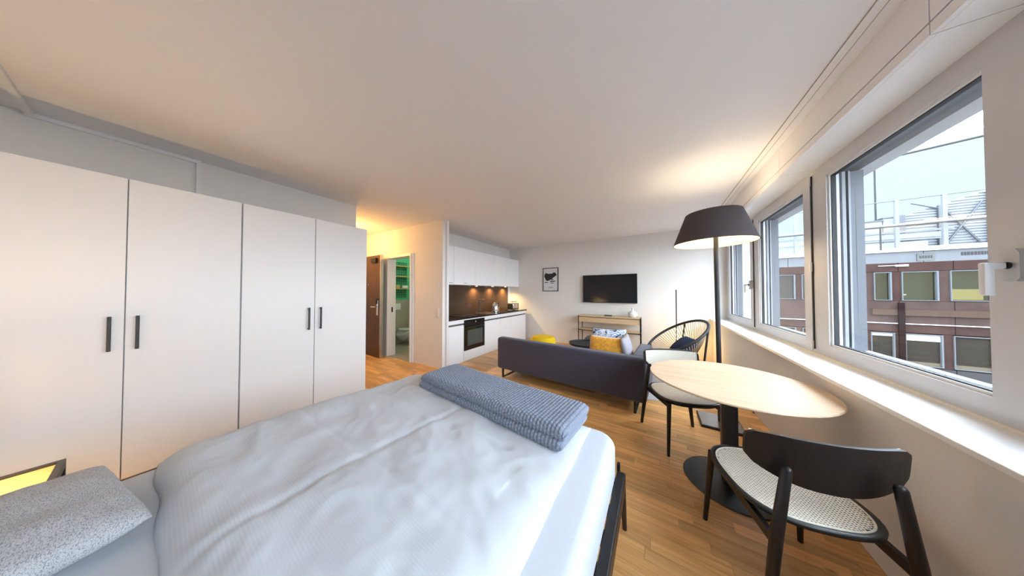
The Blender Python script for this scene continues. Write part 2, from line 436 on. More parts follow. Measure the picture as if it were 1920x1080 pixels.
# bathroom door frame, a white lining around the opening
d1 = struct('door_1')
bm = new(); bx(bm, -4.95, -4.93, 2.705, 2.895, 0.004, 2.12); obj('jamb', bm, 'white', d1)
bm = new(); bx(bm, -4.125, -4.105, 2.705, 2.895, 0.004, 2.12); obj('jamb', bm, 'white', d1)
bm = new(); bx(bm, -4.95, -4.105, 2.705, 2.895, 2.12, 2.14); obj('head', bm, 'white', d1)
bm = new(); bx(bm, -4.99, -4.95, 2.705, 2.72, 0.004, 2.17); bx(bm, -4.105, -4.065, 2.735, 2.76, 0.004, 2.17); bx(bm, -4.95, -4.105, 2.705, 2.72, 2.14, 2.17)
obj('architrave', bm, 'white', d1)
bm = box(-4.932, -4.925, 2.80, 2.83, 0.95, 1.06); obj('strike_plate', bm, 'black', d1)
# entry door leaf, standing open along the hall wall
d2 = struct('door_2')
bm = new(); bx(bm, -5.80, -4.895, 2.535, 2.585, 0.008, 2.18); obj('leaf', bm, 'doorwood', d2)
bm = new(); bx(bm, -4.895, -4.875, 2.53, 2.59, 0.008, 2.185); obj('edge_strip', bm, 'steel', d2)
bm = new(); bx(bm, -5.02, -4.96, 2.522, 2.535, 0.90, 1.22, 0.004); hp = obj('lock_plate', bm, 'steel', d2)
bm = new(); tube(bm, [(-4.99, 2.53, 1.08), (-4.99, 2.475, 1.08), (-5.01, 2.468, 1.08), (-5.13, 2.468, 1.08)], 0.011)
obj('handle', bm, 'chrome', hp, smooth=True)
bm = new(); bx(bm, -5.02, -4.965, 2.505, 2.535, 1.14, 1.25, 0.004); obj('lock_reader', bm, 'black', d2)
bm = new(); bx(bm, -5.2, -5.0, 2.49, 2.535, 2.02, 2.12, 0.006); obj('door_closer', bm, 'black', d2)
bm = new(); tube(bm, [(-5.36, 2.535, 1.55), (-5.36, 2.523, 1.55)], 0.014); obj('spy_hole', bm, 'steel', d2)

# floor strips: the nearest 300 as parts, the rest as one part
def unit_strip():
    bm = new(); g = 0.0008
    vs = []
    for (x, y, z) in ((0, 0, -0.012), (1, 0, -0.012), (1, 1, -0.012), (0, 1, -0.012)):
        vs.append(bm.verts.new((x, y, z)))
    tp = [bm.verts.new(p) for p in ((0, 0, -0.001), (1, 0, -0.001), (1, 1, -0.001), (0, 1, -0.001))]
    it = [bm.verts.new(p) for p in ((0.002, 0.012, 0), (0.998, 0.012, 0), (0.998, 0.988, 0), (0.002, 0.988, 0))]
    for i in range(4):
        j = (i + 1) % 4
        bm.faces.new((vs[i], vs[j], tp[j], tp[i])); bm.faces.new((tp[i], tp[j], it[j], it[i]))
    bm.faces.new(it)
    me = bpy.data.meshes.new('floor_strip'); bm.to_mesh(me); bm.free(); me.materials.append(M['oakobj'])
    return me
sw = 0.0725; strips = []
y = -1.0
row = 0
while y < YB - 0.001:
    y1 = min(y + sw, YB)
    xa, xb = (-5.95, XR) if 1.65 <= y1 and y < 2.72 else ((XL, XR))
    if y >= 2.72: xa = XL + 0.05
    x = xa - random.random() * 0.5
    while x < xb:
        L = random.uniform(0.38, 0.72)
        a, b = max(x, xa), min(x + L, xb)
        if b - a > 0.02: strips.append((a, b, y, y1))
        x += L
    y = y1; row += 1
def seen(s):
    cx, cy = (s[0] + s[1]) / 2, (s[2] + s[3]) / 2
    hid = (cx < -0.15 and cy < 1.6) or cx < -3.2 or (cy < -0.2)       # under the bed and wardrobe, behind the lens
    hid = hid or (cx < 0.0 and cy < 0.55)
    return (1000 if hid else 0) + math.hypot(cx, cy)
strips.sort(key=seen)
sme = unit_strip()
for (a, b, y0, y1) in strips[:300]:
    o = bpy.data.objects.new('floor_strip', sme); C.objects.link(o); o.parent = floor
    o.location = (a, y0, 0); o.scale = (b - a - 0.0008, y1 - y0 - 0.0008, 1)
bm = new()
for (a, b, y0, y1) in strips[300:]:
    bx(bm, a, b - 0.0008, y0, y1 - 0.0008, -0.012, 0)
obj('floor_strips', bm, 'oakisl', floor, kind='stuff')

# ------------------------------------------------------------------ window wall
st = struct('trim_1', box(0.915, XG, YF, YB, 0.83, 0.855, bev=0.004), 'white')          # sill
bm = box(1.165, 1.2, YF, YB, 0.8551, 0.868); obj('sill_batten', bm, 'cane', st)
# blind box over the windows: fascia with a slit, soffit panels
fz0 = 2.46
hb = struct('trim_2')
segs = [(YF, -0.62), (-0.615, 0.355), (0.36, 1.70), (1.705, 3.06), (3.065, 4.5), (4.505, YB)]
for (a, b) in segs:
    obj('fascia_panel', box(0.965, 0.985, a, b, 2.518, H), 'ceil', hb)
    obj('fascia_lip', box(0.965, 0.985, a, b, fz0, 2.510), 'ceil', hb)
    obj('soffit_panel', box(0.986, 1.178, a, b, fz0, fz0 + 0.015), 'white', hb)
obj('box_back', box(0.985, 1.0, YF, YB, 2.475, H), 'gap', hb)
obj('box_top', box(0.985, 1.55, YF, YB, 2.476, H), 'ceil', hb)
cr = struct('trim_3', box(0.855, 0.90, YF, YB, H - 0.006, H), 'white')                     # curtain track in the ceiling
bm = new(); bx(bm, 0.853, 0.857, YF, YB, H - 0.0065, H - 0.0005); bx(bm, 0.898, 0.902, YF, YB, H - 0.0065, H - 0.0005)
obj('track_slot', bm, mat('track_slot_beige', (0.42, 0.36, 0.30), 0.7), cr)

def window(name, y0, y1, handle=False, hinge=False, m0=0.115):
    """tilt-and-turn window between y0 and y1 in the plane x = XG"""
    w = struct(name)
    s0, s1 = y0 + 0.004, y1 - 0.004
    g0, g1 = y0 + m0, y1 - 0.115
    zb, zt = 0.90, 2.425; gb, gt = 0.965, 2.345
    bm = new()                                                    # sash, one frame of four members
    for (a, b, c, d) in ((s0, g0, zb, zt), (g1, s1, zb, zt), (g0, g1, zb, gb), (g0, g1, gt, zt)):
        bx(bm, 1.168, 1.235, a, b, c, d)
    sash = obj('sash', bm, 'alum', w)
    bm = new()                                                    # white glazing bead
    t = 0.014
    for (a, b, c, d) in ((g0 - .001, g0 + t, gb, gt), (g1 - t, g1 + .001, gb, gt), (g0 + t, g1 - t, gb - .001, gb + t), (g0 + t, g1 - t, gt - t, gt + .001)):
        bx(bm, 1.180, 1.215, a, b, c, d)
    obj('glazing_bead', bm, 'bead', sash)
    bm = new()                                                    # black gasket
    t2 = t + 0.006
    for (a, b, c, d) in ((g0 + t, g0 + t2, gb + t, gt - t), (g1 - t2, g1 - t, gb + t, gt - t), (g0 + t2, g1 - t2, gb + t, gb + t2), (g0 + t2, g1 - t2, gt - t2, gt - t)):
        bx(bm, 1.188, 1.212, a, b, c, d)
    obj('gasket', bm, 'rubber', sash)
    obj('pane', box(1.205, 1.209, g0 + 0.004, g1 - 0.004, gb + 0.004, gt - 0.004), 'glass', sash)
    obj('pane', box(1.225, 1.229, g0 + 0.004, g1 - 0.004, gb + 0.004, gt - 0.004), 'glass', sash)
    bm = new()                                                    # outer blind guide rails and sill seen through the glass
    for (a, b) in ((g1 - 0.008, g1 + 0.05), (g0 - 0.05, g0 + 0.008)):
        bx(bm, 1.245, 1.262, a, b, gb, gt); bx(bm, 1.275, 1.285, a, b, gb, gt)
    obj('guide_rail', bm, 'railpale', w)
    bm = new()
    for (a, b) in ((g1 + 0.02, g1 + 0.07), (g0 - 0.07, g0 - 0.02)):
        bx(bm, 1.2625, 1.2745, a, b, gb, gt); bx(bm, 1.2855, 1.36, a, b, gb - 0.02, gt)
    obj('guide_channel', bm, 'rail', w)
    if handle:
        yh = y0 + 0.042; zh = 1.50
        bm = new(); prism(bm, [(yh - .032, zh + .045), (yh - .020, zh + .062), (yh + .014, zh + .062), (yh + .024, zh + .045), (yh + .024, zh - .045), (yh + .014, zh - .062), (yh - .020, zh - .062), (yh - .032, zh - .045)], 1.134, 1.1675, 'x')
        hp_ = obj('handle', bm, 'silverplastic', sash)
        bm = new(); tube(bm, [(1.1335, yh, zh), (1.126, yh, zh)], 0.013, 14); obj('collar', bm, 'rubber', w)
        bm = new(); bx(bm, 1.082, 1.1255, yh - 0.0105, yh + 0.0105, zh - 0.012, zh + 0.012, 0.003, 1)
        bx(bm, 1.080, 1.102, yh - 0.0115, yh + 0.0115, zh - 0.115, zh + 0.013, 0.004, 2)
        obj('lever', bm, 'bead', w, smooth=True)
    obj('gap_seal', box(1.171, 1.1775, y0 - 0.010, y0 + 0.003, zb, zt), 'rubber', w)
    if hinge:
        for z_ in (0.93, 1.62, 2.38):
            bm = new(); tube(bm, [(1.160, y0 - 0.012, z_ - 0.04), (1.160, y0 - 0.012, z_ + 0.04)], 0.008); obj('hinge', bm, 'bead', sash, smooth=True)
    return w

WY = [(4.56, 5.93), (3.125, 4.46), (1.70, 3.015), (0.40, 1.64), (-1.0, 0.30)]
for i, (a, b) in enumerate(WY):
    window('window_%d' % (i + 1), a, b, handle=i in (0, 2, 4), hinge=i in (1, 3), m0=0.158 if i == 2 else 0.115)
# fixed outer frame and mullions
fr = struct('trim_4')
obj('frame_rail', box(1.175, 1.245, YF, YB, 0.856, 0.899), 'alum', fr)
obj('frame_rail', box(1.175, 1.245, YF, YB, 2.426, 2.475), 'alum', fr)
for a, b in ((5.932, YB), (4.462, 4.558), (3.017, 3.123), (1.642, 1.698), (0.302, 0.398), (YF, -1.002)):
    obj('mullion', box(1.178, 1.30, a, b, 0.8985, 2.4265), 'alum', fr)
# outer reveal: sill outside and the lintel that holds the blinds
obj('outer_sill', box(1.30, 1.345, YF, YB, 0.84, 0.940), 'outersill', fr)
obj('outer_sill_edge', box(1.345, 1.355, YF, YB, 0.84, 0.946), 'bead', fr)
obj('outer_sill', box(1.356, 1.45, YF, YB, 0.84, 0.925), 'rail', fr)
obj('outer_lintel', box(1.36, 1.56, YF, YB, 2.42, 2.62), 'facadewhite', fr)
obj('blind_slot', box(1.25, 1.36, YF, YB, 2.36, 2.47), 'rail', fr)

# ------------------------------------------------------------------ cable trunking above the wardrobe
ct = thing('cable_trunking', 'white cable trunking running along ceiling and wall above the wardrobe', 'trunking', (XL, 0.2, H))
obj('ceiling_run', box(XL, -1.2, -0.53, -0.50, H - 0.025, H - 0.0005), 'white', ct)
obj('wall_run', box(XL + 0.0005, XL + 0.03, -0.53, 0.235, H - 0.03, H - 0.0005), 'white', ct)
obj('wall_drop', box(XL + 0.0005, XL + 0.03, 0.205, 0.235, 2.2, H - 0.03), 'white', ct)

# ------------------------------------------------------------------ wardrobe units
wx = -3.30
def ward(y0, y1, seam, doors, label, group):
    w = thing('wardrobe', label, 'wardrobe', (-3.6, (y0 + y1) / 2, 0), 0, group)
    bm = new(); bx(bm, XL + 0.035, wx - 0.024, y0, y1, 0.045, 2.238); bx(bm, XL + 0.05, wx - 0.06, y0 + 0.002, y1 - 0.002, 0.0, 0.045)
    obj('carcass', bm, 'wardbody', w)
    for (a, b, side) in doors:
        d = obj('door', box(wx - 0.021, wx, a + 0.0025, b - 0.0025, 0.03, 2.24, bev=0.0015, seg=1), 'ward', w)
        yh = (b - 0.055) if side > 0 else (a + 0.050)
        bm = new(); bx(bm, wx + 0.026, wx + 0.036, yh - 0.008, yh + 0.008, 0.975, 1.222, 0.002, 1)
        bx(bm, wx, wx + 0.028, yh - 0.006, yh + 0.006, 0.98, 0.992); bx(bm, wx, wx + 0.028, yh - 0.006, yh + 0.006, 1.205, 1.217)
        obj('handle', bm, 'blackmatte', d)
G = None
ward(0.4345, 1.53, 0.981, [(0.436, 0.982, 1), (0.982, 1.53, -1)], 'white two-door wardrobe next to the hallway opening', G)
ward(-0.665, 0.4325, -0.117, [(-0.665, -0.117, 1), (-0.117, 0.432, -1)], 'white two-door wardrobe at left behind the grey pillow', G)

# ------------------------------------------------------------------ bed
bed = thing('bed', 'black steel bed frame under the white mattress', 'bed', (-1.05, 0.4, 0))
bx0, bx1, by0, by1 = -1.985, -0.195, -0.62, 1.44
obj('side_rail', box(-0.193, -0.150, by0, 1.405, 0.315, 0.40, bev=0.006), 'black', bed)
obj('side_rail', box(-2.027, -1.986, by0, 1.405, 0.315, 0.40, bev=0.006), 'black', bed)
obj('end_rail', box(-1.985, -0.194, 1.36, 1.40, 0.315, 0.36, bev=0.004), 'black', bed)
obj('end_rail', box(-1.985, -0.194, by0, by0 + 0.04, 0.315, 0.36, bev=0.004), 'black', bed)
obj('corner_bracket', box(-0.194, -0.18, 1.4055, 1.43, 0.34, 0.43), 'black', bed)
for (x, y, dx, dy) in ((-0.168, 1.395, 0.0, 0.11), (-2.005, 1.395, 0.0, 0.11), (-0.168, by0 + .02, 0, -.03), (-2.005, by0 + .02, 0, -.03)):
    bm = new(); tube(bm, [(x + dx, y + dy, 0), (x, y, 0.34)], [0.012, 0.018], 8); obj('leg', bm, 'black', bed)
bm = new()
for k in range(14):
    yy = by0 + 0.08 + k * 0.14
    bx(bm, -1.985, -0.194, yy, yy + 0.07, 0.345, 0.358)
obj('slats', bm, 'console', bed, kind='stuff')

def rounded_slab(x0, x1, y0, y1, z0, z1, r, corner, seg=6, cseg=8, topf=None, nx=40, ny=40):
    """mattress-like slab: rounded plan corners and rounded top and bottom edges"""
    bm = new()
    def ring(off, z):
        pts = []
        for (cx, cy, a0) in ((x1 - corner, y1 - corner, 0), (x0 + corner, y1 - corner, PI / 2), (x0 + corner, y0 + corner, PI), (x1 - corner, y0 + corner, 1.5 * PI)):
            for k in range(cseg + 1):
                a = a0 + PI / 2 * k / cseg; rr = corner - off
                pts.append((cx + rr * math.cos(a), cy + rr * math.sin(a), z))
        return [bm.verts.new(p) for p in pts]
    rings = []
    for k in range(seg + 1):
        a = PI / 2 * k / seg; rings.append(ring(r * (1 - math.sin(a)), z0 + r * (1 - math.cos(a))))
    for k in range(seg + 1):
        a = PI / 2 * k / seg; rings.append(ring(r * (1 - math.cos(a)), z1 - r * (1 - math.sin(a))))
    n = len(rings[0])
    for i in range(len(rings) - 1):
        for k in range(n): bm.faces.new((rings[i][k], rings[i][(k + 1) % n], rings[i + 1][(k + 1) % n], rings[i + 1][k]))
    bm.faces.new(rings[0][::-1]); bm.faces.new(rings[-1])
    return bm
bm = rounded_slab(bx0, bx1, by0, by1, 0.36, 0.585, 0.045, 0.10)
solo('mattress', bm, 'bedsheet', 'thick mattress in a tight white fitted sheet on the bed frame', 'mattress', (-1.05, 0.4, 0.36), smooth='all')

# duvet: a padded sheet with creases, swollen rim and soft folds
def duvet():
    x0, x1, y0, y1 = -2.005, -0.335, 0.015, 1.40
    nx, ny = 150, 130
    base = 0.586
    def top(u, v, x, y):
        ex = min(u, 1 - u) * (x1 - x0); ey = min(v, 1 - v) * (y1 - y0)
        rim = (1 - math.exp(-ex / 0.05)) * (1 - math.exp(-ey / 0.045))
        z = 0.035 + 0.05 * (1 - v) ** 0.7
        z += 0.022 * noise.noise((x * 2.1 + 3, y * 2.6, 1.3)) + 0.010 * noise.noise((x * 5.2, y * 6.5 + 4, 2.0))
        # pressed fold lines along the bed's width and one along its length
        for yc, dpt, wd in ((0.51, 0.009, 0.04), (0.93, 0.005, 0.035)):
            yy = yc + 0.035 * noise.noise((x * 1.6, yc * 7, 0.5))
            z += dpt * (math.tanh((yy - y) / wd) * 0.9) - dpt * 0.7 * math.exp(-((y - yy) / 0.018) ** 2)
        xx = -1.12 + 0.05 * noise.noise((y * 2, 5.5, 0)); z -= 0.006 * math.exp(-((x - xx) / 0.022) ** 2)
        # small wrinkles
        w = noise.noise((x * 3.0 + y * 6.5, y * 2.0 - x * 1.5, 7.7))
        z += 0.014 * (1 - abs(w) * 2.6) * max(0, noise.noise((x * 1.7, y * 1.9, 9.1)) + 0.25)
        w2 = noise.noise((x * 9 + y * 5, y * 10 - x * 3, 3.1)); z += 0.008 * (0.5 - abs(w2))
        return max(0.012, z) * rim + 0.004
    bm = new(); T = {}; B = {}
    for i in range(nx + 1):
        for j in range(ny + 1):
            u, v = i / nx, j / ny
            x = x0 + (x1 - x0) * u; y = y0 + (y1 - y0) * v
            # uneven outline
            ww = 0.018 * noise.noise((x * 3, y * 3, 11)); x2 = x + (ww if (u < .1 or u > .9) else 0) * 1.0
            y2 = y + 0.02 * noise.noise((x * 4, 0.3, 15)) * (1 if v < .1 else 0) + (0.03 if False else 0)
            zt = base + top(u, v, x, y)
            over = max(0.0, bx0 + 0.03 - x2) / 0.07      # hangs slightly over the edge by the wardrobes
            zt -= 0.02 * over
            T[i, j] = bm.verts.new((x2, y2, zt))
            edge = i in (0, nx) or j in (0, ny)
            B[i, j] = T[i, j] if edge else None
    for i in range(nx):
        for j in range(ny):
            bm.faces.new((T[i, j], T[i + 1, j], T[i + 1, j + 1], T[i, j + 1]))
    # underside
    loop = [T[i, 0] for i in range(nx + 1)] + [T[nx, j] for j in range(1, ny + 1)] + [T[i, ny] for i in range(nx - 1, -1, -1)] + [T[0, j] for j in range(ny - 1, 0, -1)]
    low = [bm.verts.new((v.co.x * 0.995 - 0.005, v.co.y * 0.99 + 0.007, base + 0.001)) for v in loop]
    n = len(loop)
    for k in range(n): bm.faces.new((loop[k], low[k], low[(k + 1) % n], loop[(k + 1) % n]))
    bm.faces.new(low)
    bmesh.ops.recalc_face_normals(bm, faces=bm.faces[:])
    return bm
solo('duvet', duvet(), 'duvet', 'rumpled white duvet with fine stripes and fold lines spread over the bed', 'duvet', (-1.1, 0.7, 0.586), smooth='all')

# pillow
bm = cushion(0.62, 0.56, 0.155, nx=44, ny=40, seed=3, wr=0.014, rnd=0.07)
bm.transform(Matrix.Translation((-1.655, -0.305, 0.652)) @ Matrix.Rotation(math.radians(11), 4, 'Z'))
solo('pillow', bm, 'pillow', 'plump grey melange knitted pillow at the head of the bed', 'pillow', (-1.665, -0.30, 0.59), smooth='all')

# folded knitted throw: two stacked layers of real stitches
def throw():
    L, Wd = 1.25, 0.345
    th = thing('throw_blanket', 'folded blue grey chunky knit throw across the foot of the bed', 'blanket', (-0.985, 1.288, 0.624), math.radians(-5.5))
    for name, z0, h, l0, l1, w0, w1, sd in (('lower_fold', 0.000, 0.050, -L / 2 - 0.005, L / 2 - 0.01, -Wd / 2 - 0.012, Wd / 2, 1), ('upper_fold', 0.044, 0.062, -L / 2, L / 2, -Wd / 2, Wd / 2, 2)):
        nx = 500; ns = 40
        # closed cross-section: a flattened loop of the folded edge, swept along the length
        per = 190; rings = []
        bm = new()
        hw = (w1 - w0) / 2; cy = (w0 + w1) / 2
        pr = []
        r = h / 2
        flat = 2 * (hw - r); tot = 2 * flat + 2 * PI * r
        for k in range(per):
            s = tot * k / per
            if s < flat: pr.append((-(hw - r) + s, r, 0, 1))
            elif s < flat + PI * r:
                a = PI / 2 - (s - flat) / r; pr.append(((hw - r) + r * math.cos(a), r * math.sin(a), math.cos(a), math.sin(a)))
            elif s < 2 * flat + PI * r: pr.append(((hw - r) - (s - flat - PI * r), -r, 0, -1))
            else:
                a = -PI / 2 - (s - 2 * flat - PI * r) / r; pr.append((-(hw - r) + r * math.cos(a), r * math.sin(a), math.cos(a), math.sin(a)))
        for i in range(nx + 1):
            x = l0 + (l1 - l0) * i / nx
            end = min(i, nx - i) / nx * (l1 - l0)
            sc = min(1.0, 0.35 + math.sqrt(max(0.0, end / 0.03)) * 0.65) if end < 0.03 else 1.0
            rg = []
            for k, (py, pz, ny_, nz_) in enumerate(pr):
                # knit relief: stitch rows of small v loops
                ph = i / nx * (l1 - l0) / 0.021; st_ = tot * k / per / 0.0185 + (0.5 if int(ph) % 2 else 0.0)
                kn = 0.0085 * (abs(math.sin(PI * ph)) ** 0.6) * (abs(math.sin(PI * st_)) ** 0.6)
                wob = 0.006 * noise.noise((x * 4, py * 6, sd * 3.3))
                y = cy + py * 1.0 + ny_ * kn + 0.008 * noise.noise((x * 3, sd, 0.2))
                z = z0 + r + pz * sc + nz_ * kn + (wob if nz_ > -0.5 else 0)
                rg.append(bm.verts.new((x, y, max(z, 0.0005 if sd == 1 else z))))
            rings.append(rg)
        for i in range(nx):
            for k in range(per):
                bm.faces.new((rings[i][k], rings[i][(k + 1) % per], rings[i + 1][(k + 1) % per], rings[i + 1][k]))
        bm.faces.new(rings[0][::-1]); bm.faces.new(rings[-1])
        bmesh.ops.recalc_face_normals(bm, faces=bm.faces[:])
        obj(name, bm, 'throw', th, world=False, smooth='all')
throw()

# ------------------------------------------------------------------ nightstand with its lamp (lamp stands left of the frame)
ns = thing('nightstand', 'oak nightstand with black metal edge frame between bed and wardrobe', 'nightstand', (-2.45, -0.5, 0))
nx0, nx1, ny0, ny1, nz = -2.70, -2.26, -0.78, -0.245, 0.50
obj('top', box(nx0 + 0.02, nx1 - 0.02, ny0 + 0.02, ny1 - 0.02, nz - 0.03, nz - 0.012), 'nightwood', ns)
bm = new()
for (a, b, c, d) in ((nx0, nx1, ny1 - 0.02, ny1), (nx0, nx1, ny0, ny0 + 0.02), (nx0, nx0 + 0.02, ny0 + 0.02, ny1 - 0.02), (nx1 - 0.02, nx1, ny0 + 0.02, ny1 - 0.02)):
    bx(bm, a, b, c, d, nz - 0.04, nz)
obj('edge_frame', bm, 'blackmatte', ns)
for x in (nx0, nx1 - 0.02):
    for y in (ny0, ny1 - 0.02):
        obj('leg', box(x, x + 0.02, y, y + 0.02, 0, nz - 0.04), 'blackmatte', ns)
obj('shelf', box(nx0 + 0.004, nx1 - 0.004, ny0 + 0.021, ny1 - 0.021, 0.2, 0.218), 'nightwood', ns)
tl = thing('table_lamp', 'small bedside lamp with fabric shade on the nightstand', 'lamp', (-2.5, -0.60, nz - 0.012))
bm = new(); lathe(bm, [(0.001, 0), (0.07, 0), (0.07, 0.012), (0.012, 0.02), (0.012, 0.26), (0.001, 0.26)], 20); obj('stand', bm, 'blackmatte', tl, world=False, smooth=True)
bm = new(); lathe(bm, [(0.13, 0.24), (0.10, 0.42)], 28, caps=False)
obj('lamp_shade', bm, 'bedshade', tl, world=False, smooth=True)
light('table_lamp_light', 'POINT', (-2.5, -0.60, nz + 0.32), 20, (1.0, 0.70, 0.36), 0.05)

# ------------------------------------------------------------------ kitchen
kx = -3.25
cb = lambda y0, y1, label: thing('base_cabinet', label, 'cabinet', (-3.55, (y0 + y1) / 2, 0), 0, None)
# end panel beside the hallway wall
solo('side_panel', box(XL, kx, 2.881, 2.925, 0, H - 0.001), 'white', 'tall white side panel at the end of the hallway wall by the kitchen', 'panel', (-3.5, 2.9, 0))
def base_unit(y0, y1, doors, label, grip=True, z1=0.735):
    c = cb(y0, y1, label)
    bm = new(); bx(bm, XL + 0.002, kx - 0.022, y0, y1, 0.03, 0.80); bx(bm, XL + 0.002, kx - 0.04, y0, y1, 0, 0.03)
    obj('carcass', bm, 'wardbody', c)
    for a, b in doors:
        obj('door', box(kx - 0.02, kx, a + 0.0015, b - 0.0015, 0.004, z1), 'kfront', c)
    obj('grip_rail', box(kx - 0.0215, kx - 0.012, y0, y1, z1 + 0.001, 0.770), 'gap', c)
    obj('top_strip', box(kx - 0.0215, kx, y0 + .0005, y1 - .0005, 0.770, 0.845), 'kfront', c)
base_unit(2.927, 3.322, [(2.927, 3.322)], 'narrow white base cabinet left of the oven')
base_unit(3.962, 4.58, [(3.962, 4.58)], 'white base cabinet right of the oven')
base_unit(4.582, 5.86, [(4.582, 5.86)], 'wide white base cabinet partly behind the sofa, below the toaster')
# housing under and above the oven
oh = thing('oven_housing', 'white housing with a plain panel below the built-in oven', 'cabinet', (-3.55, 3.64, 0))
bm = new(); bx(bm, XL + 0.002, kx - 0.022, 3.323, 3.961, 0, 0.205); obj('carcass', bm, 'wardbody', oh)
obj('lower_panel', box(kx - 0.02, kx, 3.3245, 3.9595, 0.004, 0.208), 'kfront', oh)
obj('top_strip', box(kx - 0.0215, kx, 3.3235, 3.9605, 0.826, 0.845), 'kfront', oh)
ov = thing('oven', 'black built-in oven with glass door in the white kitchen row', 'oven', (-3.5, 3.64, 0.21))
obj('body', box(XL + 0.06, kx - 0.006, 3.33, 3.955, 0.212, 0.822), 'blackmatte', ov)
obj('control_panel', box(kx - 0.005, kx + 0.012, 3.33, 3.955, 0.722, 0.822), 'ovenblack', ov)
od = obj('door', box(kx - 0.005, kx + 0.014, 3.33, 3.955, 0.214, 0.716), 'ovenblack', ov)
obj('window', box(kx + 0.0145, kx + 0.016, 3.41, 3.885, 0.30, 0.615), 'ovenwin', od)
bm = new(); tube(bm, [(kx + 0.045, 3.37, 0.685), (kx + 0.045, 3.915, 0.685)], 0.008)
tube(bm, [(kx + 0.013, 3.40, 0.685), (kx + 0.045, 3.40, 0.685)], 0.006); tube(bm, [(kx + 0.013, 3.885, 0.685), (kx + 0.045, 3.885, 0.685)], 0.006)
obj('handle', bm, 'blackmatte', od, smooth=True)
for yk in (3.42, 3.64, 3.86):
    bm = new(); tube(bm, [(kx + 0.012, yk, 0.775), (kx + 0.032, yk, 0.775)], 0.014 if yk != 3.64 else 0.02, 16)
    obj('knob', bm, 'steel' if yk == 3.64 else 'blackmatte', ov, smooth=True)
# worktop with hob and sink
solo('worktop', box(XL + 0.001, kx + 0.004, 2.927, 5.93, 0.846, 0.876, bev=0.002, seg=1), 'worktop', 'dark polished stone worktop along the kitchen row', 'worktop', (-3.5, 4.4, 0.846))
hob = thing('hob', 'black glass cooktop set in the worktop above the oven', 'cooktop', (-3.55, 3.64, 0.8765))
obj('plate', box(-3.80, -3.32, 3.36, 3.93, 0.8765, 0.8805, bev=0.001, seg=1), 'ovenblack', hob)
for (x, y, r) in ((-3.68, 3.5, 0.085), (-3.68, 3.79, 0.075), (-3.44, 3.5, 0.07), (-3.44, 3.79, 0.09)):
    bm = new(); lathe(bm, [(r, 0.8806), (r + 0.004, 0.8808), (r + 0.004, 0.8812), (r, 0.8812)], 32, (x, y, 0), caps=False)
    obj('cooking_ring', bm, 'steel', hob)
sk = thing('kitchen_sink', 'steel sink set in the dark worktop in front of the tap', 'sink', (-3.55, 4.42, 0.8765))
bm = new()
for (a, b, c, d) in ((-3.75, -3.34, 4.16, 4.18), (-3.75, -3.34, 4.60, 4.62), (-3.75, -3.73, 4.18, 4.60), (-3.36, -3.34, 4.18, 4.60)): bx(bm, a, b, c, d, 0.8765, 0.881)
obj('rim', bm, 'steel', sk)
obj('bowl', box(-3.73, -3.36, 4.18, 4.60, 0.8765, 0.878), mat('sink_steel_dark', (0.12, 0.11, 0.10), 0.3, 1.0), sk)
tp = thing('tap', 'slim dark kitchen tap standing at the back of the worktop', 'tap', (-3.79, 4.40, 0.8765))
bm = new(); tube(bm, [(-3.79, 4.40, 0.8765), (-3.79, 4.40, 1.16), (-3.785, 4.40, 1.185), (-3.765, 4.40, 1.195), (-3.60, 4.40, 1.195), (-3.585, 4.40, 1.185), (-3.58, 4.40, 1.165)], 0.011, 10)
obj('spout', bm, 'blackmatte', tp, smooth=True)
bm = new(); tube(bm, [(-3.79, 4.405, 0.95), (-3.79, 4.46, 0.965)], 0.007); obj('lever', bm, 'blackmatte', tp, smooth=True)
# splashback panels
for k, (a, b) in enumerate(((2.927, 4.40), (4.402, 5.88))):
    solo('splashback_panel', box(XL + 0.001, XL + 0.014, a, b, 0.877, 1.548), 'splash', ('glossy dark brown splashback panel behind the oven end of the worktop', 'glossy dark brown splashback panel behind the kettle')[k], 'splashback', (XL, (a + b) / 2, 0.877))
# wall cabinets
ux = -3.57; uz0, uz1 = 1.55, 2.355
ys = [2.927, 3.352, 4.03, 4.69, 5.34, 5.998]
lb = ['narrow white wall cabinet beside the tall side panel', 'second white wall cabinet from the side panel, above the oven', 'third white wall cabinet from the side panel, above the sink',
      'fourth white wall cabinet from the side panel, above the kettle', 'last white wall cabinet in the row, in the corner above the toaster']
for k in range(5):
    a, b = ys[k], ys[k + 1]
    c = thing('wall_cabinet', lb[k], 'cabinet', (-3.73, (a + b) / 2, uz0))
    obj('carcass', box(XL + 0.001, ux - 0.021, a + 0.0005, b - 0.0005, uz0 + 0.004, uz1), 'wardbody', c)
    obj('door', box(ux - 0.02, ux, a + 0.002, b - 0.002, uz0, uz1), 'kfront', c)
    if k in (0, 1):
        yh = b - 0.09 if k == 0 else (a + b) / 2
        obj('finger_grip', box(ux, ux + 0.004, yh - 0.05, yh + 0.05, uz0 + 0.035, uz0 + 0.043), 'gap', c)
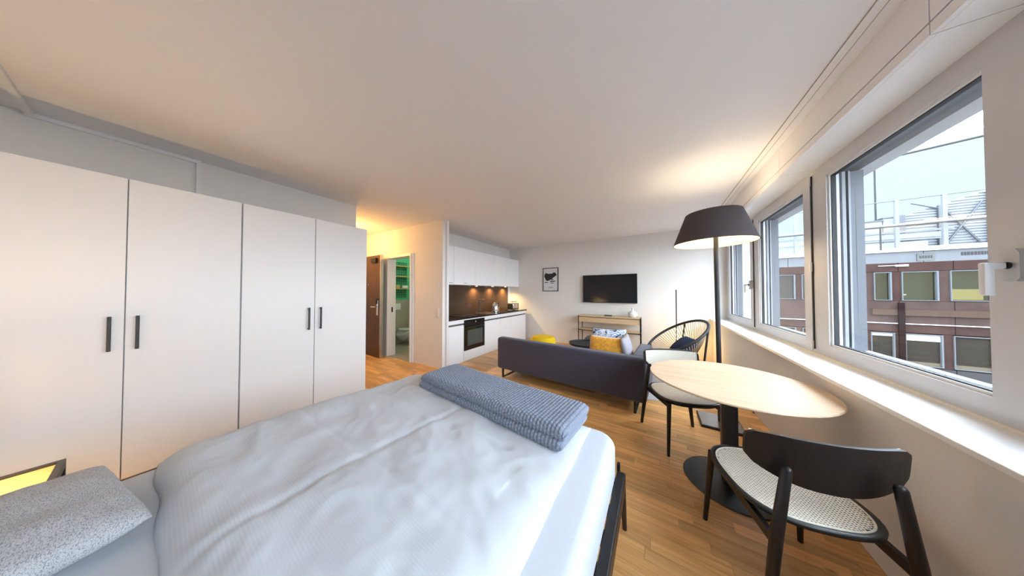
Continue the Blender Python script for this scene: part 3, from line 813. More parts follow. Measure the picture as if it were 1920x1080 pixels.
for k, yl in enumerate((4.30, 4.95, 5.58)):
    t = thing('cabinet_spotlight', ['round warm spotlight under the wall cabinets nearest the oven', 'round warm spotlight under the wall cabinets, middle of three', 'round warm spotlight under the wall cabinets nearest the corner'][k], 'light', (-3.74, yl, uz0))
    bm = new(); lathe(bm, [(0.001, -0.010), (0.036, -0.010), (0.038, 0.0035), (0.001, 0.0035)], 24, (-3.78, yl, uz0)); obj('housing', bm, 'steel', t, smooth=True)
    bm = new(); lathe(bm, [(0.001, -0.0125), (0.028, -0.0125), (0.028, -0.0102), (0.001, -0.0102)], 24, (-3.78, yl, uz0)); obj('lens', bm, 'spotlamp', t)
    light('cabinet_spotlight_light', 'SPOT', (-3.78, yl, uz0 - 0.016), 34 if k < 2 else 48, (1.0, 0.66, 0.28), 0.02, (0, 0, 0), spot=math.radians(150))
# kettle
kt = thing('kettle', 'shiny steel kettle with dark handle on the worktop', 'kettle', (-3.50, 4.70, 0.8765))
bm = new(); lathe(bm, [(0.001, 0), (0.085, 0), (0.088, 0.02), (0.08, 0.14), (0.066, 0.21), (0.05, 0.225), (0.001, 0.228)], 28); obj('body', bm, 'chrome', kt, world=False, smooth=True)
bm = new(); lathe(bm, [(0.001, 0), (0.092, 0), (0.092, 0.018), (0.001, 0.018)], 28, (0, 0, 0.0)); obj('base', bm, 'blackmatte', kt, world=False)
bm = new(); lathe(bm, [(0.05, 0.222), (0.05, 0.235), (0.02, 0.245), (0.012, 0.262), (0.001, 0.264)], 20, caps=False); obj('lid', bm, 'blackmatte', kt, world=False, smooth=True)
bm = new(); tube(bm, [(0.0, 0.055, 0.215), (0.0, 0.10, 0.235), (0.0, 0.14, 0.21), (0.0, 0.145, 0.14), (0.0, 0.125, 0.06), (0, 0.082, 0.045)], 0.011); obj('handle', bm, 'blackmatte', kt, world=False, smooth=True)
bm = new(); tube(bm, [(0.0, -0.06, 0.16), (0.0, -0.10, 0.20), (0.0, -0.115, 0.215)], [0.024, 0.016, 0.012]); obj('spout', bm, 'chrome', kt, world=False, smooth=True)
# toaster
to = thing('toaster', 'steel toaster with black ends in the lit kitchen corner', 'toaster', (-3.52, 5.60, 0.8765))
bm = new(); bx(bm, -0.09, 0.09, -0.14, 0.14, 0.012, 0.20, 0.025, 3); obj('body', bm, 'steel', to, world=False, smooth=True)
for s in (-1, 1):
    bm = new(); bx(bm, -0.088, 0.088, s * 0.155 - 0.018, s * 0.155 + 0.018, 0.008, 0.19, 0.01, 2); obj('end_cap', bm, 'blackmatte', to, world=False, smooth=True)
    obj('slot', box(s * 0.035 - 0.014, s * 0.035 + 0.014, -0.10, 0.10, 0.198, 0.2015), 'rubber', to, world=False)
bm = new(); tube(bm, [(-0.02, 0, 0.2), (-0.02, 0, 0.235)], 0.004)
tube(bm, [(0.02, -0.12, 0.2), (0.02, -0.12, 0.235)], 0.004); tube(bm, [(0.02, 0.12, 0.2), (0.02, 0.12, 0.235)], 0.004)
tube(bm, [(-0.05, -0.12, 0.235), (-0.05, 0.12, 0.235), (0.05, 0.12, 0.235), (0.05, -0.12, 0.235)], 0.005, 8, closed=True); obj('warming_rack', bm, 'blackmatte', to, world=False, smooth=True)
bm = new(); bx(bm, 0.02, 0.06, 0.173, 0.19, 0.12, 0.14, 0.004); obj('lever', bm, 'rubber', to, world=False)
bm = new(); lathe(bm, [(0.001, 0), (0.028, 0), (0.03, 0.02), (0.03, 0.09), (0.012, 0.11), (0.012, 0.13), (0.001, 0.132)], 20, (-3.62, 5.02, 0.8765))
solo('soap_bottle', bm, mat('amber_bottle', (0.30, 0.12, 0.03), 0.15), 'small amber bottle on the worktop between kettle and toaster', 'bottle', (-3.62, 5.02, 0.8765), smooth=True)

# switches on the hallway wall
for (x, z, h, lab) in ((-3.405, 1.535, 0.085, 'square white thermostat high on the hallway wall'), ):
    t = thing('thermostat', lab, 'thermostat', (x, 2.80, z))
    obj('case', box(x - 0.045, x + 0.045, 2.788, 2.8, z - h / 2, z + h / 2, bev=0.004), 'switch', t)
    obj('dial', box(x - 0.02, x + 0.02, 2.784, 2.7878, z - 0.02, z + 0.02, bev=0.001), 'switch', t)
t = thing('light_switch', 'white double light switch with socket low on the hallway wall', 'switch', (-3.40, 2.80, 1.02))
obj('plate', box(-3.445, -3.36, 2.79, 2.805, 0.93, 1.10, bev=0.003), 'switch', t)
obj('rocker', box(-3.435, -3.37, 2.785, 2.7895, 1.025, 1.09, bev=0.002), 'switch', t)
obj('socket', box(-3.435, -3.37, 2.786, 2.7895, 0.94, 1.005, bev=0.002), 'switch', t)

# ------------------------------------------------------------------ bathroom seen through the door
t = thing('toilet', 'white wall-hung toilet in the green bathroom', 'toilet', (-5.95, 3.62, 0))
bm = new()
prof = [(-5.945, 0.16, 0.14, 0.33), (-5.80, 0.175, 0.10, 0.385), (-5.65, 0.185, 0.11, 0.39), (-5.52, 0.175, 0.16, 0.39), (-5.43, 0.13, 0.24, 0.39), (-5.395, 0.06, 0.31, 0.39)]
rings = []
for (x, hw, zb, zt) in prof:
    rings.append([bm.verts.new((x, 3.62 + hw * math.cos(a) * (1 if math.sin(a) > -0.3 else 0.8), (zb + zt) / 2 + (zt - zb) / 2 * max(-1, min(1, 1.25 * math.sin(a))))) for a in [2 * PI * k / 20 for k in range(20)]])
for i in range(len(rings) - 1):
    for k in range(20): bm.faces.new((rings[i][k], rings[i][(k + 1) % 20], rings[i + 1][(k + 1) % 20], rings[i + 1][k]))
bm.faces.new(rings[0][::-1]); bm.faces.new(rings[-1]); bmesh.ops.recalc_face_normals(bm, faces=bm.faces[:])
obj('bowl', bm, 'ceramic', t, smooth='all')
bm = new(); lathe(bm, [(0.001, 0.392), (1.0, 0.392), (1.0, 0.42), (0.9, 0.428), (0.001, 0.428)], 32, (-5.64, 3.62, 0), sx=0.25, sy=0.19); obj('seat_lid', bm, 'ceramic', t, smooth=True)
solo('flush_plate', box(-5.9495, -5.935, 3.42, 3.63, 0.91, 1.08, bev=0.004), 'ceramic', 'white flush plate on the beige tiles above the toilet', 'flush plate', (-5.95, 3.52, 0.9))
t = thing('bathroom_shelf', 'wire wall shelf with three wooden boards on the green bathroom wall', 'shelf', (-5.95, 3.62, 1.4))
bm = new()
for k in range(9): tube(bm, [(-5.94, 3.40 + k * 0.05, 1.25), (-5.94, 3.40 + k * 0.05, 2.2)], 0.004, 6)
for k in range(16): tube(bm, [(-5.935, 3.40, 1.25 + k * 0.063), (-5.935, 3.80, 1.25 + k * 0.063)], 0.004, 6)
obj('wire_grid', bm, 'blackmatte', t)
for z in (1.47, 1.80, 2.08): obj('board', box(-5.93, -5.80, 3.40, 3.80, z, z + 0.025), 'shelfwood', t)
bm = box(-5.92, -5.82, 3.62, 3.78, 1.4955, 1.57, bev=0.02, seg=3); solo('towel', bm, 'towel', 'rolled white towel on the lowest bathroom shelf board', 'towel', (-5.87, 3.7, 1.4955), smooth=True)
t = thing('storage_basket', 'small wooden basket beside the towel on the bathroom shelf', 'basket', (-5.87, 3.48, 1.4955))
bm = new()
for (a, b, c, d) in ((-5.92, -5.82, 3.43, 3.438), (-5.92, -5.82, 3.522, 3.53), (-5.92, -5.912, 3.438, 3.522), (-5.828, -5.82, 3.438, 3.522)): bx(bm, a, b, c, d, 1.4955, 1.58)
bx(bm, -5.912, -5.828, 3.438, 3.522, 1.4955, 1.50); obj('sides', bm, 'shelfwood', t)
t = thing('bathroom_ceiling_light', 'round bathroom ceiling light above the green wall', 'light', (-4.9, 3.7, H))
bm = new(); lathe(bm, [(0.001, -0.05), (0.12, -0.05), (0.14, -0.001), (0.001, -0.001)], 28, (-4.9, 3.7, H)); obj('diffuser', bm, 'bathlamp', t, smooth=True)
light('bathroom_light', 'POINT', (-4.9, 3.7, H - 0.12), 9, (0.92, 1.0, 0.86), 0.08)
t = thing('hall_ceiling_light', 'round warm ceiling light in the hallway behind the wardrobe', 'light', (-5.25, 1.95, H))
bm = new(); lathe(bm, [(0.001, -0.04), (0.09, -0.04), (0.10, -0.001), (0.001, -0.001)], 28, (-5.25, 1.95, H)); obj('diffuser', bm, 'bulb', t, smooth=True)
light('hall_light', 'POINT', (-5.0, 1.98, H - 0.35), 17, (1.0, 0.50, 0.13), 0.08)

# ------------------------------------------------------------------ back wall: picture, television, console
pf = thing('picture_frame', 'small framed animal print on the back wall left of the television', 'picture', (-2.51, YB, 1.74))
px0, px1, pz0, pz1 = -2.745, -2.283, 1.415, 2.075
bm = new()
for (a, b, c, d) in ((px0, px0 + .016, pz0, pz1), (px1 - .016, px1, pz0, pz1), (px0 + .016, px1 - .016, pz0, pz0 + .016), (px0 + .016, px1 - .016, pz1 - .016, pz1)): bx(bm, a, b, 5.975, 5.9995, c, d)
obj('frame', bm, 'blackmatte', pf)
obj('print', box(px0 + .016, px1 - .016, 5.985, 5.9995, pz0 + .016, pz1 - .016), 'paper', pf)
cxp = (px0 + px1) / 2; w_ = px1 - px0
def pxy(u, v): return (px0 + u * w_, pz1 - v * (pz1 - pz0))
outl = [(0.10, .30), (.15, .24), (.22, .215), (.32, .25), (.42, .255), (.55, .25), (.64, .245), (.66, .205), (.74, .215), (.81, .20), (.84, .26), (.92, .325), (.84, .345), (.80, .37), (.70, .41), (.64, .45), (.58, .47), (.72, .50), (.60, .52), (.48, .50), (.42, .54), (.34, .55), (.28, .56), (.22, .545), (.18, .50), (.14, .44), (.10, .38)]
bm = new(); prism(bm, [pxy(*p) for p in outl], 5.9838, 5.985, 'y'); obj('animal_figure', bm, 'ink', pf)
bm = new(); prism(bm, [pxy(*p) for p in ((.44, .565), (.56, .555), (.80, .56), (.84, .585), (.70, .60), (.48, .60))], 5.9838, 5.985, 'y')
prism(bm, [pxy(*p) for p in ((.10, .62), (.20, .60), (.40, .62), (.30, .635), (.14, .64))], 5.9838, 5.985, 'y')
prism(bm, [pxy(*p) for p in ((.46, .645), (.60, .635), (.76, .64), (.68, .66), (.52, .665))], 5.9838, 5.985, 'y'); obj('ground_strokes', bm, 'ink', pf)
bm = new()
for k in range(5): u = .36 + k * .062; prism(bm, [pxy(u, .825), pxy(u + .045, .825), pxy(u + .045, .86), pxy(u, .86)], 5.9838, 5.985, 'y')
obj('caption', bm, 'inkgrey', pf)
tvt = thing('television', 'large black flat television mounted on the back wall', 'television', (-0.98, YB, 1.47))
obj('bracket', box(-1.2, -0.75, 5.96, 5.9995, 1.3, 1.65), 'blackmatte', tvt)
obj('housing', box(-1.592, -0.362, 5.915, 5.96, 1.128, 1.818, bev=0.004), 'blackmatte', tvt)
obj('screen', box(-1.580, -0.374, 5.9125, 5.9145, 1.148, 1.808), 'tv', tvt)

cn = thing('console_table', 'slim console with oak drawers and thin black metal frame under the television', 'console', (-0.95, 5.75, 0))
cx0, cx1, cy0, cy1, cz = -1.628, -0.285, 5.60, 5.95, 0.822
obj('top', box(cx0 + .016, cx1 - .016, cy0 + .002, cy1, cz - .022, cz + 0.004), 'console', cn)
bm = new(); r = 0.016
for (x, y) in ((cx0, cy0), (cx1 - r, cy0), (cx0, cy1 - r), (cx1 - r, cy1 - r)):
    obj('leg', box(x, x + r, y, y + r, 0, cz), 'black', cn)
bm = new()
bx(bm, cx0 + r, cx1 - r, cy0 - .001, cy0 + .010, cz - .034, cz - .022)
for z in (0.468,): bx(bm, cx0 + r, cx1 - r, cy0, cy0 + r, z, z + r); bx(bm, cx0 + r, cx1 - r, cy1 - r, cy1, z, z + r); bx(bm, cx0, cx0 + r, cy0 + r, cy1 - r, z, z + r); bx(bm, cx1 - r, cx1, cy0 + r, cy1 - r, z, z + r)
bx(bm, cx0, cx0 + r, cy0 + r, cy1 - r, cz - r, cz); bx(bm, cx1 - r, cx1, cy0 + r, cy1 - r, cz - r, cz)
obj('rail_frame', bm, 'black', cn)
xm = (cx0 + cx1) / 2
for (a, b) in ((cx0 + r + .001, xm - .0015), (xm + .0015, cx1 - r - .001)):
    obj('drawer', box(a, b, cy0 + .003, cy1 - .01, 0.672, cz - .035), 'console', cn)
obj('shelf', box(cx0 + r, cx1 - r, cy0 + r, cy1 - r, 0.484, 0.502), 'console', cn)
t = thing('remote_control', 'black remote control lying on the console table', 'remote', (-0.96, 5.74, cz + .0045))
bm = new(); bx(bm, -1.045, -0.875, 5.72, 5.765, cz + .0045, cz + .026, 0.006); obj('case', bm, 'blackmatte', t)
bm = new()
for k in range(6): bx(bm, -1.03 + k * .025, -1.015 + k * .025, 5.73, 5.752, cz + .026, cz + .0285)
obj('buttons', bm, 'rubber', t, kind='stuff')
bm = new(); lathe(bm, [(0.001, 0), (0.055, 0), (0.09, 0.035), (0.098, 0.075), (0.08, 0.115), (0.035, 0.14), (0.018, 0.16), (0.016, 0.20), (0.022, 0.215), (0.017, 0.215), (0.011, 0.2), (0.001, 0.19)], 32, (-0.45, 5.76, cz + 0.0045))
solo('vase', bm, 'vase', 'small white round vase with a thin neck on the console', 'vase', (-0.45, 5.76, cz + .0045), smooth=True)

# ------------------------------------------------------------------ rug, sofa, cushions, coffee table, poufs
bm = new(); lathe(bm, [(0.001, 0.0005), (1.0, 0.0005), (1.005, 0.003), (0.995, 0.006), (0.001, 0.006)], 64, (-0.30, 4.46, 0), sx=1.12, sy=1.02)
solo('rug', bm, 'rug', 'round pale grey rug in front of the sofa', 'rug', (-0.3, 4.46, 0), smooth=True)
sofa_rz = math.radians(-3.2); so0 = Vector((-2.245, 3.06, 0))
sf = thing('sofa', 'dark slate fabric sofa with its back to the bed', 'sofa', so0, sofa_rz)
SL, SD = 2.15, 0.90
def sobj(name, bm, m, **k): return obj(name, bm, m, sf, world=False, **k)
bm = new(); bx(bm, 0, SL, 0, 0.16, 0.135, 0.645, 0.045, 5); sobj('backrest', bm, 'sofa', smooth=True)
bm = new(); bx(bm, SL - 0.17, SL, 0.12, SD, 0.135, 0.645, 0.045, 5); sobj('armrest', bm, 'sofa', smooth=True)
bm = new(); bx(bm, 0.0, SL - 0.165, 0.155, SD - 0.01, 0.137, 0.30, 0.02, 2); sobj('seat_base', bm, 'sofa', smooth=True)
for a, b in ((0.01, 0.985), (0.99, SL - 0.175)):
    bm = new(); bx(bm, a, b, 0.165, SD - 0.005, 0.295, 0.425, 0.035, 3); sobj('seat_cushion', bm, 'sofa', smooth=True)
for x in (0.10, SL - 0.12):
    bm = new(); t_ = 0.012
    for (y0_, y1_, z0_, z1_) in ((0.03, 0.055, 0, 0.135), (SD - 0.085, SD - 0.06, 0, 0.135), (0.055, SD - 0.085, 0, 0.016), (0.055, SD - 0.085, 0.12, 0.134)):
        bx(bm, x - 0.012, x + 0.012, y0_, y1_, z0_, z1_)
    sobj('leg', bm, 'black')
def sw_(x, y, z): return WM['sofa'] @ Vector((x, y, z))
def cush(name, w, h, t, pos, tilt, rz, m, label, seed):
    bm = cushion(w, h, t, seed=seed)
    bm.transform(Matrix.Translation(pos) @ Matrix.Rotation(rz, 4, 'Z') @ Matrix.Rotation(tilt, 4, 'X'))
    solo(name, bm, m, label, 'cushion', pos, smooth='all')
cush('cushion', 0.46, 0.40, 0.13, (-0.585, 3.29, 0.595), math.radians(72), math.radians(-4), 'mustard', 'mustard velvet cushion leaning against the sofa back', 1)
cush('cushion', 0.48, 0.46, 0.12, (-0.60, 3.60, 0.63), math.radians(70), math.radians(6), 'pattern', 'blue grey patterned cushion with yellow flowers behind the mustard one', 2)
cush('cushion', 0.50, 0.40, 0.11, (-0.335, 3.46, 0.605), math.radians(78), math.radians(88), 'lilac', 'pale grey cushion leaning on the inside of the sofa arm', 4)
ctb = thing('coffee_table', 'low round black coffee table beyond the sofa', 'table', (-1.17, 4.48, 0.0065))
bm = new(); lathe(bm, [(0.001, 0.37), (0.29, 0.37), (0.30, 0.38), (0.30, 0.41), (0.292, 0.41), (0.288, 0.387), (0.001, 0.387)], 40); obj('tray_top', bm, 'blackmatte', ctb, world=False, smooth=True)
for k in range(3):
    a = k * 2 * PI / 3 + .4; bm = new(); tube(bm, [(0.22 * math.cos(a), 0.22 * math.sin(a), 0.372), (0.26 * math.cos(a), 0.26 * math.sin(a), 0.0)], 0.009); obj('leg', bm, 'black', ctb, world=False)
bm = new(); lathe(bm, [(0.001, 0), (0.22, 0), (0.27, 0.05), (0.285, 0.20), (0.27, 0.36), (0.22, 0.41), (0.12, 0.43), (0.001, 0.435)], 40, (-1.08, 5.15, 0.0065))
solo('grey_pouf', bm, 'greyfab', 'round dark grey pouf between coffee table and console', 'pouf', (-1.08, 5.15, 0.0065), smooth=True)
bm = new(); lathe(bm, [(0.001, 0), (0.22, 0), (0.265, 0.04), (0.285, 0.19), (0.268, 0.36), (0.23, 0.41), (0.10, 0.43), (0.001, 0.43)], 40, (-2.12, 4.62, 0))
solo('yellow_pouf', bm, 'yellow', 'round bright yellow knitted pouf beyond the sofa', 'pouf', (-2.12, 4.62, 0), smooth=True)

# ------------------------------------------------------------------ cord chair with its cushion, corner light pole
ac = thing('cord_chair', 'round lounge chair of beige cords on a black hoop in the window corner', 'chair', (0.27, 4.35, 0.0))
cc = Vector((0.25, 4.32, 0.70)); phi_, el_, RU = math.radians(20), math.radians(35), 0.45
ua = Vector((math.cos(phi_) * math.cos(el_), math.sin(phi_) * math.cos(el_), math.sin(el_))); va = Vector((-math.sin(phi_), math.cos(phi_), 0)); na = ua.cross(va)
hp2 = lambda a: cc + ua * RU * math.cos(a) + va * RU * math.sin(a)
bm = new(); tube(bm, [hp2(2 * PI * k / 64) for k in range(64)], 0.019, 10, closed=True); obj('hoop', bm, 'blackmatte', ac, smooth=True)
sc_ = cc - na * 0.24 - Vector((0, 0, 0.06)); un = (ua * 0.9 - Vector((0, 0, 0.30))).normalized()
lp2 = lambda a: sc_ + un * 0.13 * math.cos(a) + va * 0.13 * math.sin(a)
bm = new(); tube(bm, [lp2(2 * PI * k / 40) for k in range(40)], 0.010, 8, closed=True); obj('seat_ring', bm, 'blackmatte', ac, smooth=True)
bm = new()
for k in range(68):
    a = 2 * PI * k / 68; p, q = hp2(a), lp2(a)
    tube(bm, [p, (p + q) / 2 - na * 0.02, q], 0.0050, 5)
for k in range(20):
    tube(bm, [lp2(2 * PI * k / 20), sc_ - na * 0.006], 0.004, 5)
obj('cord_webbing', bm, 'cord', ac, smooth='all', kind='stuff')
for a, dx in ((0.75, -0.10), (-0.75, -0.10), (2.25, 0.03), (-2.25, 0.03)):
    p = hp2(a); q = Vector((p.x + dx, p.y + 0.12 * math.copysign(0.5, a), 0))
    q.z = 0.0065 if ((q.x + 0.30) / 1.12) ** 2 + ((q.y - 4.46) / 1.02) ** 2 < 1.02 else 0.0
    bm = new(); tube(bm, [p, q], 0.013, 8); lg = obj('leg', bm, 'blackmatte', ac, smooth=True)
    bm = new(); m_ = p.lerp(q, 0.62 if a > 1 or a < -1 else 0.68); tube(bm, [m_, lp2(a)], 0.010, 8); obj('strut', bm, 'blackmatte', lg, smooth=True)
bm = cushion(0.38, 0.32, 0.14, seed=8)
bm.transform(Matrix.Translation((0.36, 4.36, 0.585)) @ Matrix.Rotation(math.radians(112), 4, 'Z') @ Matrix.Rotation(math.radians(-40), 4, 'X'))
solo('cushion', bm, 'navy', 'navy blue cushion in the round cord chair', 'cushion', (0.36, 4.36, 0.585), smooth='all')
lp = thing('light_pole', 'thin black upright light pole in the corner by the cord chair', 'lamp', (0.34, 5.62, 0))
bm = new(); tube(bm, [(0.34, 5.62, 0.012), (0.34, 5.62, 1.44)], 0.010, 8); obj('pole', bm, 'blackmatte', lp)
bm = new(); lathe(bm, [(0.001, 0), (0.11, 0), (0.11, 0.010), (0.001, 0.012)], 28, (0.34, 5.62, 0)); obj('base', bm, 'blackmatte', lp, smooth=True)
obj('led_strip', box(0.351, 0.355, 5.616, 5.624, 0.08, 0.66), 'bulb', lp)
light('light_pole_light', 'POINT', (0.52, 5.55, 0.42), 5, (1.0, 0.70, 0.26), 0.06)

# ------------------------------------------------------------------ floor lamp
fl = thing('floor_lamp', 'tall black floor lamp with a wide dark drum shade by the windows', 'lamp', (0.56, 3.23, 0))
bm = new(); bx(bm, 0.385, 0.735, 3.055, 3.405, 0, 0.022, 0.003, 1); obj('base', bm, 'blackmatte', fl)
obj('base_plate', box(0.395, 0.725, 3.065, 3.395, 0.0222, 0.026), mat('lamp_base_plate', (0.30, 0.31, 0.34), 0.25, 0.6), fl)
bm = new(); tube(bm, [(0.565, 3.23, 0.026), (0.548, 3.235, 2.10)], 0.021, 14); obj('pole', bm, 'blackmatte', fl, smooth=True)
sc0 = (0.527, 3.245, 0)
bm = new(); lathe(bm, [(0.352, 1.925), (0.238, 2.255), (0.234, 2.255), (0.3475, 1.927)], 56, sc0, caps=False); bmesh.ops.recalc_face_normals(bm, faces=bm.faces[:])
sh = obj('lamp_shade', bm, 'shadeout', fl, smooth=True)
bm = new(); lathe(bm, [(0.3465, 1.9265), (0.233, 2.2545), (0.2325, 2.2545), (0.3455, 1.9265)], 56, sc0, caps=False); bmesh.ops.recalc_face_normals(bm, faces=bm.faces[:])
obj('shade_lining', bm, 'shadein', sh, smooth=True)
bm = new()
for a in (0.5, 0.5 + 2 * PI / 3, 0.5 + 4 * PI / 3): tube(bm, [(0.548, 3.235, 2.09), (sc0[0] + 0.235 * math.cos(a), sc0[1] + 0.235 * math.sin(a), 2.235)], 0.005, 6)
obj('shade_carrier', bm, 'blackmatte', fl)
bm = new(); lathe(bm, [(0.001, 2.06), (0.02, 2.06), (0.035, 2.085), (0.035, 2.115), (0.018, 2.14), (0.001, 2.145)], 20, (0.50, 3.19, 0)); obj('bulb', bm, 'bulb', fl, smooth=True)
light('floor_lamp_light', 'POINT', (0.55, 3.23, 2.08), 10, (1.0, 0.80, 0.54), 0.13)

# ------------------------------------------------------------------ dining table
tx, ty = 0.442, 2.265
dt = thing('dining_table', 'round light oak dining table on a black pedestal', 'table', (tx, ty, 0))
bm = new(); lathe(bm, [(0.001, 0), (0.27, 0), (0.272, 0.004), (0.268, 0.010), (0.001, 0.013)], 56); obj('base_plate', bm, 'tablebase', dt, world=False, smooth=True)
bm = new(); bx(bm, -0.045, 0.045, -0.045, 0.045, 0.011, 0.722, 0.022, 4); obj('pedestal', bm, 'tablebase', dt, world=False, smooth=True)
bm = new(); lathe(bm, [(0.001, 0.722), (0.20, 0.722), (0.20, 0.729), (0.001, 0.729)], 40); obj('support_plate', bm, 'tablebase', dt, world=False, smooth=True)
bm = new(); lathe(bm, [(0.001, 0.7295), (0.455, 0.7295), (0.487, 0.742), (0.491, 0.748), (0.487, 0.754), (0.001, 0.755)], 96); obj('tabletop', bm, 'tabletop', dt, world=False, smooth=True)

# ------------------------------------------------------------------ cane chairs
def cane_sheet(inside, u0, u1, v0, v1, surf, du=0.0125, dv=0.0115, hu=0.62, hv=0.44):
    """woven cane: cells with an open slot each; surf maps (u, v) to a point"""
    bm = new(); cache = {}
    def V(u, v):
        k = (round(u, 5), round(v, 5))
        if k not in cache: cache[k] = bm.verts.new(surf(u, v))
        return cache[k]
    nu = int((u1 - u0) / du); nv = int((v1 - v0) / dv)
    for i in range(nu):
        for j in range(nv):
            a, b = u0 + i * du, v0 + j * dv
            off = 0.0
            if not all(inside(a + s * du, b + t_ * dv) for s in (0, 1) for t_ in (0, 1)): continue
            o = [V(a, b), V(a + du, b), V(a + du, b + dv), V(a, b + dv)]
            ma, mb = du * (1 - hu) / 2, dv * (1 - hv) / 2
            q = [V(a + ma, b + mb), V(a + du - ma, b + mb), V(a + du - ma, b + dv - mb), V(a + ma, b + dv - mb)]
            for k in range(4): bm.faces.new((o[k], o[(k + 1) % 4], q[(k + 1) % 4], q[k]))
    bmesh.ops.recalc_face_normals(bm, faces=bm.faces[:])
    return bm

def make_chair(label):
    c = thing('dining_chair', label, 'chair')
    P = 3.0; A, B = 0.243, 0.250
    def rad(a, s=1.0, wid=A, dep=B):
        ca, sa = math.cos(a), math.sin(a)
        r = (abs(ca / wid) ** P + abs(sa / dep) ** P) ** (-1 / P)
        return r * s
    def seatz(x, y): return 0.455 - 0.018 * (1 - min(1, (x / 0.24) ** 2 * 0.7 + (y / 0.25) ** 2 * 0.7)) + 0.010 * max(0, y / 0.25) ** 2
    N = 72
    bm = new(); loops = []
    for (s, dz) in ((0.88, -0.004), (0.88, 0.003), (0.92, 0.005), (0.99, 0.004), (1.0, 0.0), (0.995, -0.012), (0.88, -0.018)):
        loops.append([bm.verts.new((rad(a, s) * math.cos(a), rad(a, s) * math.sin(a), seatz(rad(a, s) * math.cos(a), rad(a, s) * math.sin(a)) + dz)) for a in [2 * PI * k / N for k in range(N)]])
    for i in range(len(loops)):
        Lq, Mq = loops[i], loops[(i + 1) % len(loops)]
        for k in range(N): bm.faces.new((Lq[k], Lq[(k + 1) % N], Mq[(k + 1) % N], Mq[k]))
    bmesh.ops.recalc_face_normals(bm, faces=bm.faces[:])
    seat = obj('seat', bm, 'seatblack', c, world=False, smooth='all')
    ins = lambda u, v: math.hypot(u, v) < rad(math.atan2(v, u), 0.905)
    bm = cane_sheet(ins, -0.225, 0.225, -0.23, 0.23, lambda u, v: (u, v, seatz(u, v) + 0.006), hu=0.62, hv=0.46)
    w = obj('cane_seat', bm, 'cane', seat, world=False, kind='stuff')
    md = w.modifiers.new('thick', 'SOLIDIFY'); md.thickness = 0.002
    bm = new(); lathe(bm, [(0.885, 0.0), (0.900, 0.006), (0.918, 0.0)], N, caps=False)         # cane edge welt follows the rim
    for v in bm.verts:
        a = math.atan2(v.co.y, v.co.x); s = math.hypot(v.co.x, v.co.y); r = rad(a, s); v.co.x = r * math.cos(a); v.co.y = r * math.sin(a); v.co.z = v.co.z + seatz(v.co.x, v.co.y) + 0.004
    obj('cane_welt', bm, 'cane', seat, world=False, smooth='all')
    bm = new(); Nb = 40
    vs = [bm.verts.new((rad(2 * PI * k / Nb, 0.89) * math.cos(2 * PI * k / Nb), rad(2 * PI * k / Nb, 0.89) * math.sin(2 * PI * k / Nb), 0.428)) for k in range(Nb)]
    v2 = [bm.verts.new((v.co.x, v.co.y, 0.422)) for v in vs]; bm.faces.new(vs); bm.faces.new(v2[::-1])
    for k in range(Nb): bm.faces.new((vs[k], v2[k], v2[(k + 1) % Nb], vs[(k + 1) % Nb]))
    obj('seat_board', bm, 'blackwood', seat, world=False)
    # legs
    for s in (-1, 1):
        bm = new(); tube(bm, [(s * 0.222, 0.222, 0), (s * 0.198, 0.190, 0.438)], [0.0115, 0.0175], 14); obj('leg', bm, 'blackwood', c, world=False, smooth=True)
        bm = new(); tube(bm, [(s * 0.245, -0.285, 0), (s * 0.222, -0.280, 0.20), (s * 0.197, -0.275, 0.42), (s * 0.160, -0.272, 0.68), (s * 0.158, -0.272, 0.69), (s * 0.158, -0.272, 0.694)], [0.013, 0.018, 0.0205, 0.0165, 0.012, 0.004], 14); obj('leg', bm, 'blackwood', c, world=False, smooth=True)
        bm = new(); p0, p1 = Vector((s * 0.200, 0.19, 0.418)), Vector((s * 0.200, -0.272, 0.385))
        d = (p1 - p0); qs = []
        for pp in (p0, p1):
            qs.append([bm.verts.new(pp + Vector((s_ * 0.010, 0, t_ * 0.020))) for s_, t_ in ((-1, -1), (1, -1), (1, 1), (-1, 1))])
        for k in range(4): bm.faces.new((qs[0][k], qs[0][(k + 1) % 4], qs[1][(k + 1) % 4], qs[1][k]))
        bm.faces.new(qs[0][::-1]); bm.faces.new(qs[1]); bmesh.ops.recalc_face_normals(bm, faces=bm.faces[:])
        obj('side_stretcher', bm, 'blackwood', c, world=False)
    # backrest: curved panel, black outside, cane face inside
    HW = 0.255
    def by(u, z): return -0.272 + 0.021 + 0.060 * (u / HW) ** 2 - 0.10 * (z - 0.70) * 1.0 * (z > -1)
    def zlo(u): return 0.595 + 0.075 * abs(u / HW) ** 2.6
    def zhi(u): return 0.80 - 0.012 * abs(u / HW) ** 6
    nx_, nz_ = 40, 10; bm = new(); F = {}; Bk = {}
    for i in range(nx_ + 1):
        for j in range(nz_ + 1):
            uu = -1 + 2 * i / nx_; vv = j / nz_
            # rounded corners in the outline
            ed = abs(vv * 2 - 1); hw = HW * (1 - 0.10 * (1 - math.sqrt(max(0, 1 - ed ** 6))) )
            u = uu * hw; z = zlo(u) + (zhi(u) - zlo(u)) * vv
            F[i, j] = bm.verts.new((u, by(u, z) + 0.007, z)); Bk[i, j] = bm.verts.new((u, by(u, z) - 0.007, z))
    for i in range(nx_):
        for j in range(nz_):
            bm.faces.new((F[i, j], F[i + 1, j], F[i + 1, j + 1], F[i, j + 1])); bm.faces.new((Bk[i, j + 1], Bk[i + 1, j + 1], Bk[i + 1, j], Bk[i, j]))
    for i in range(nx_):
        for j in (0, nz_): bm.faces.new((F[i, j], Bk[i, j], Bk[i + 1, j], F[i + 1, j]))
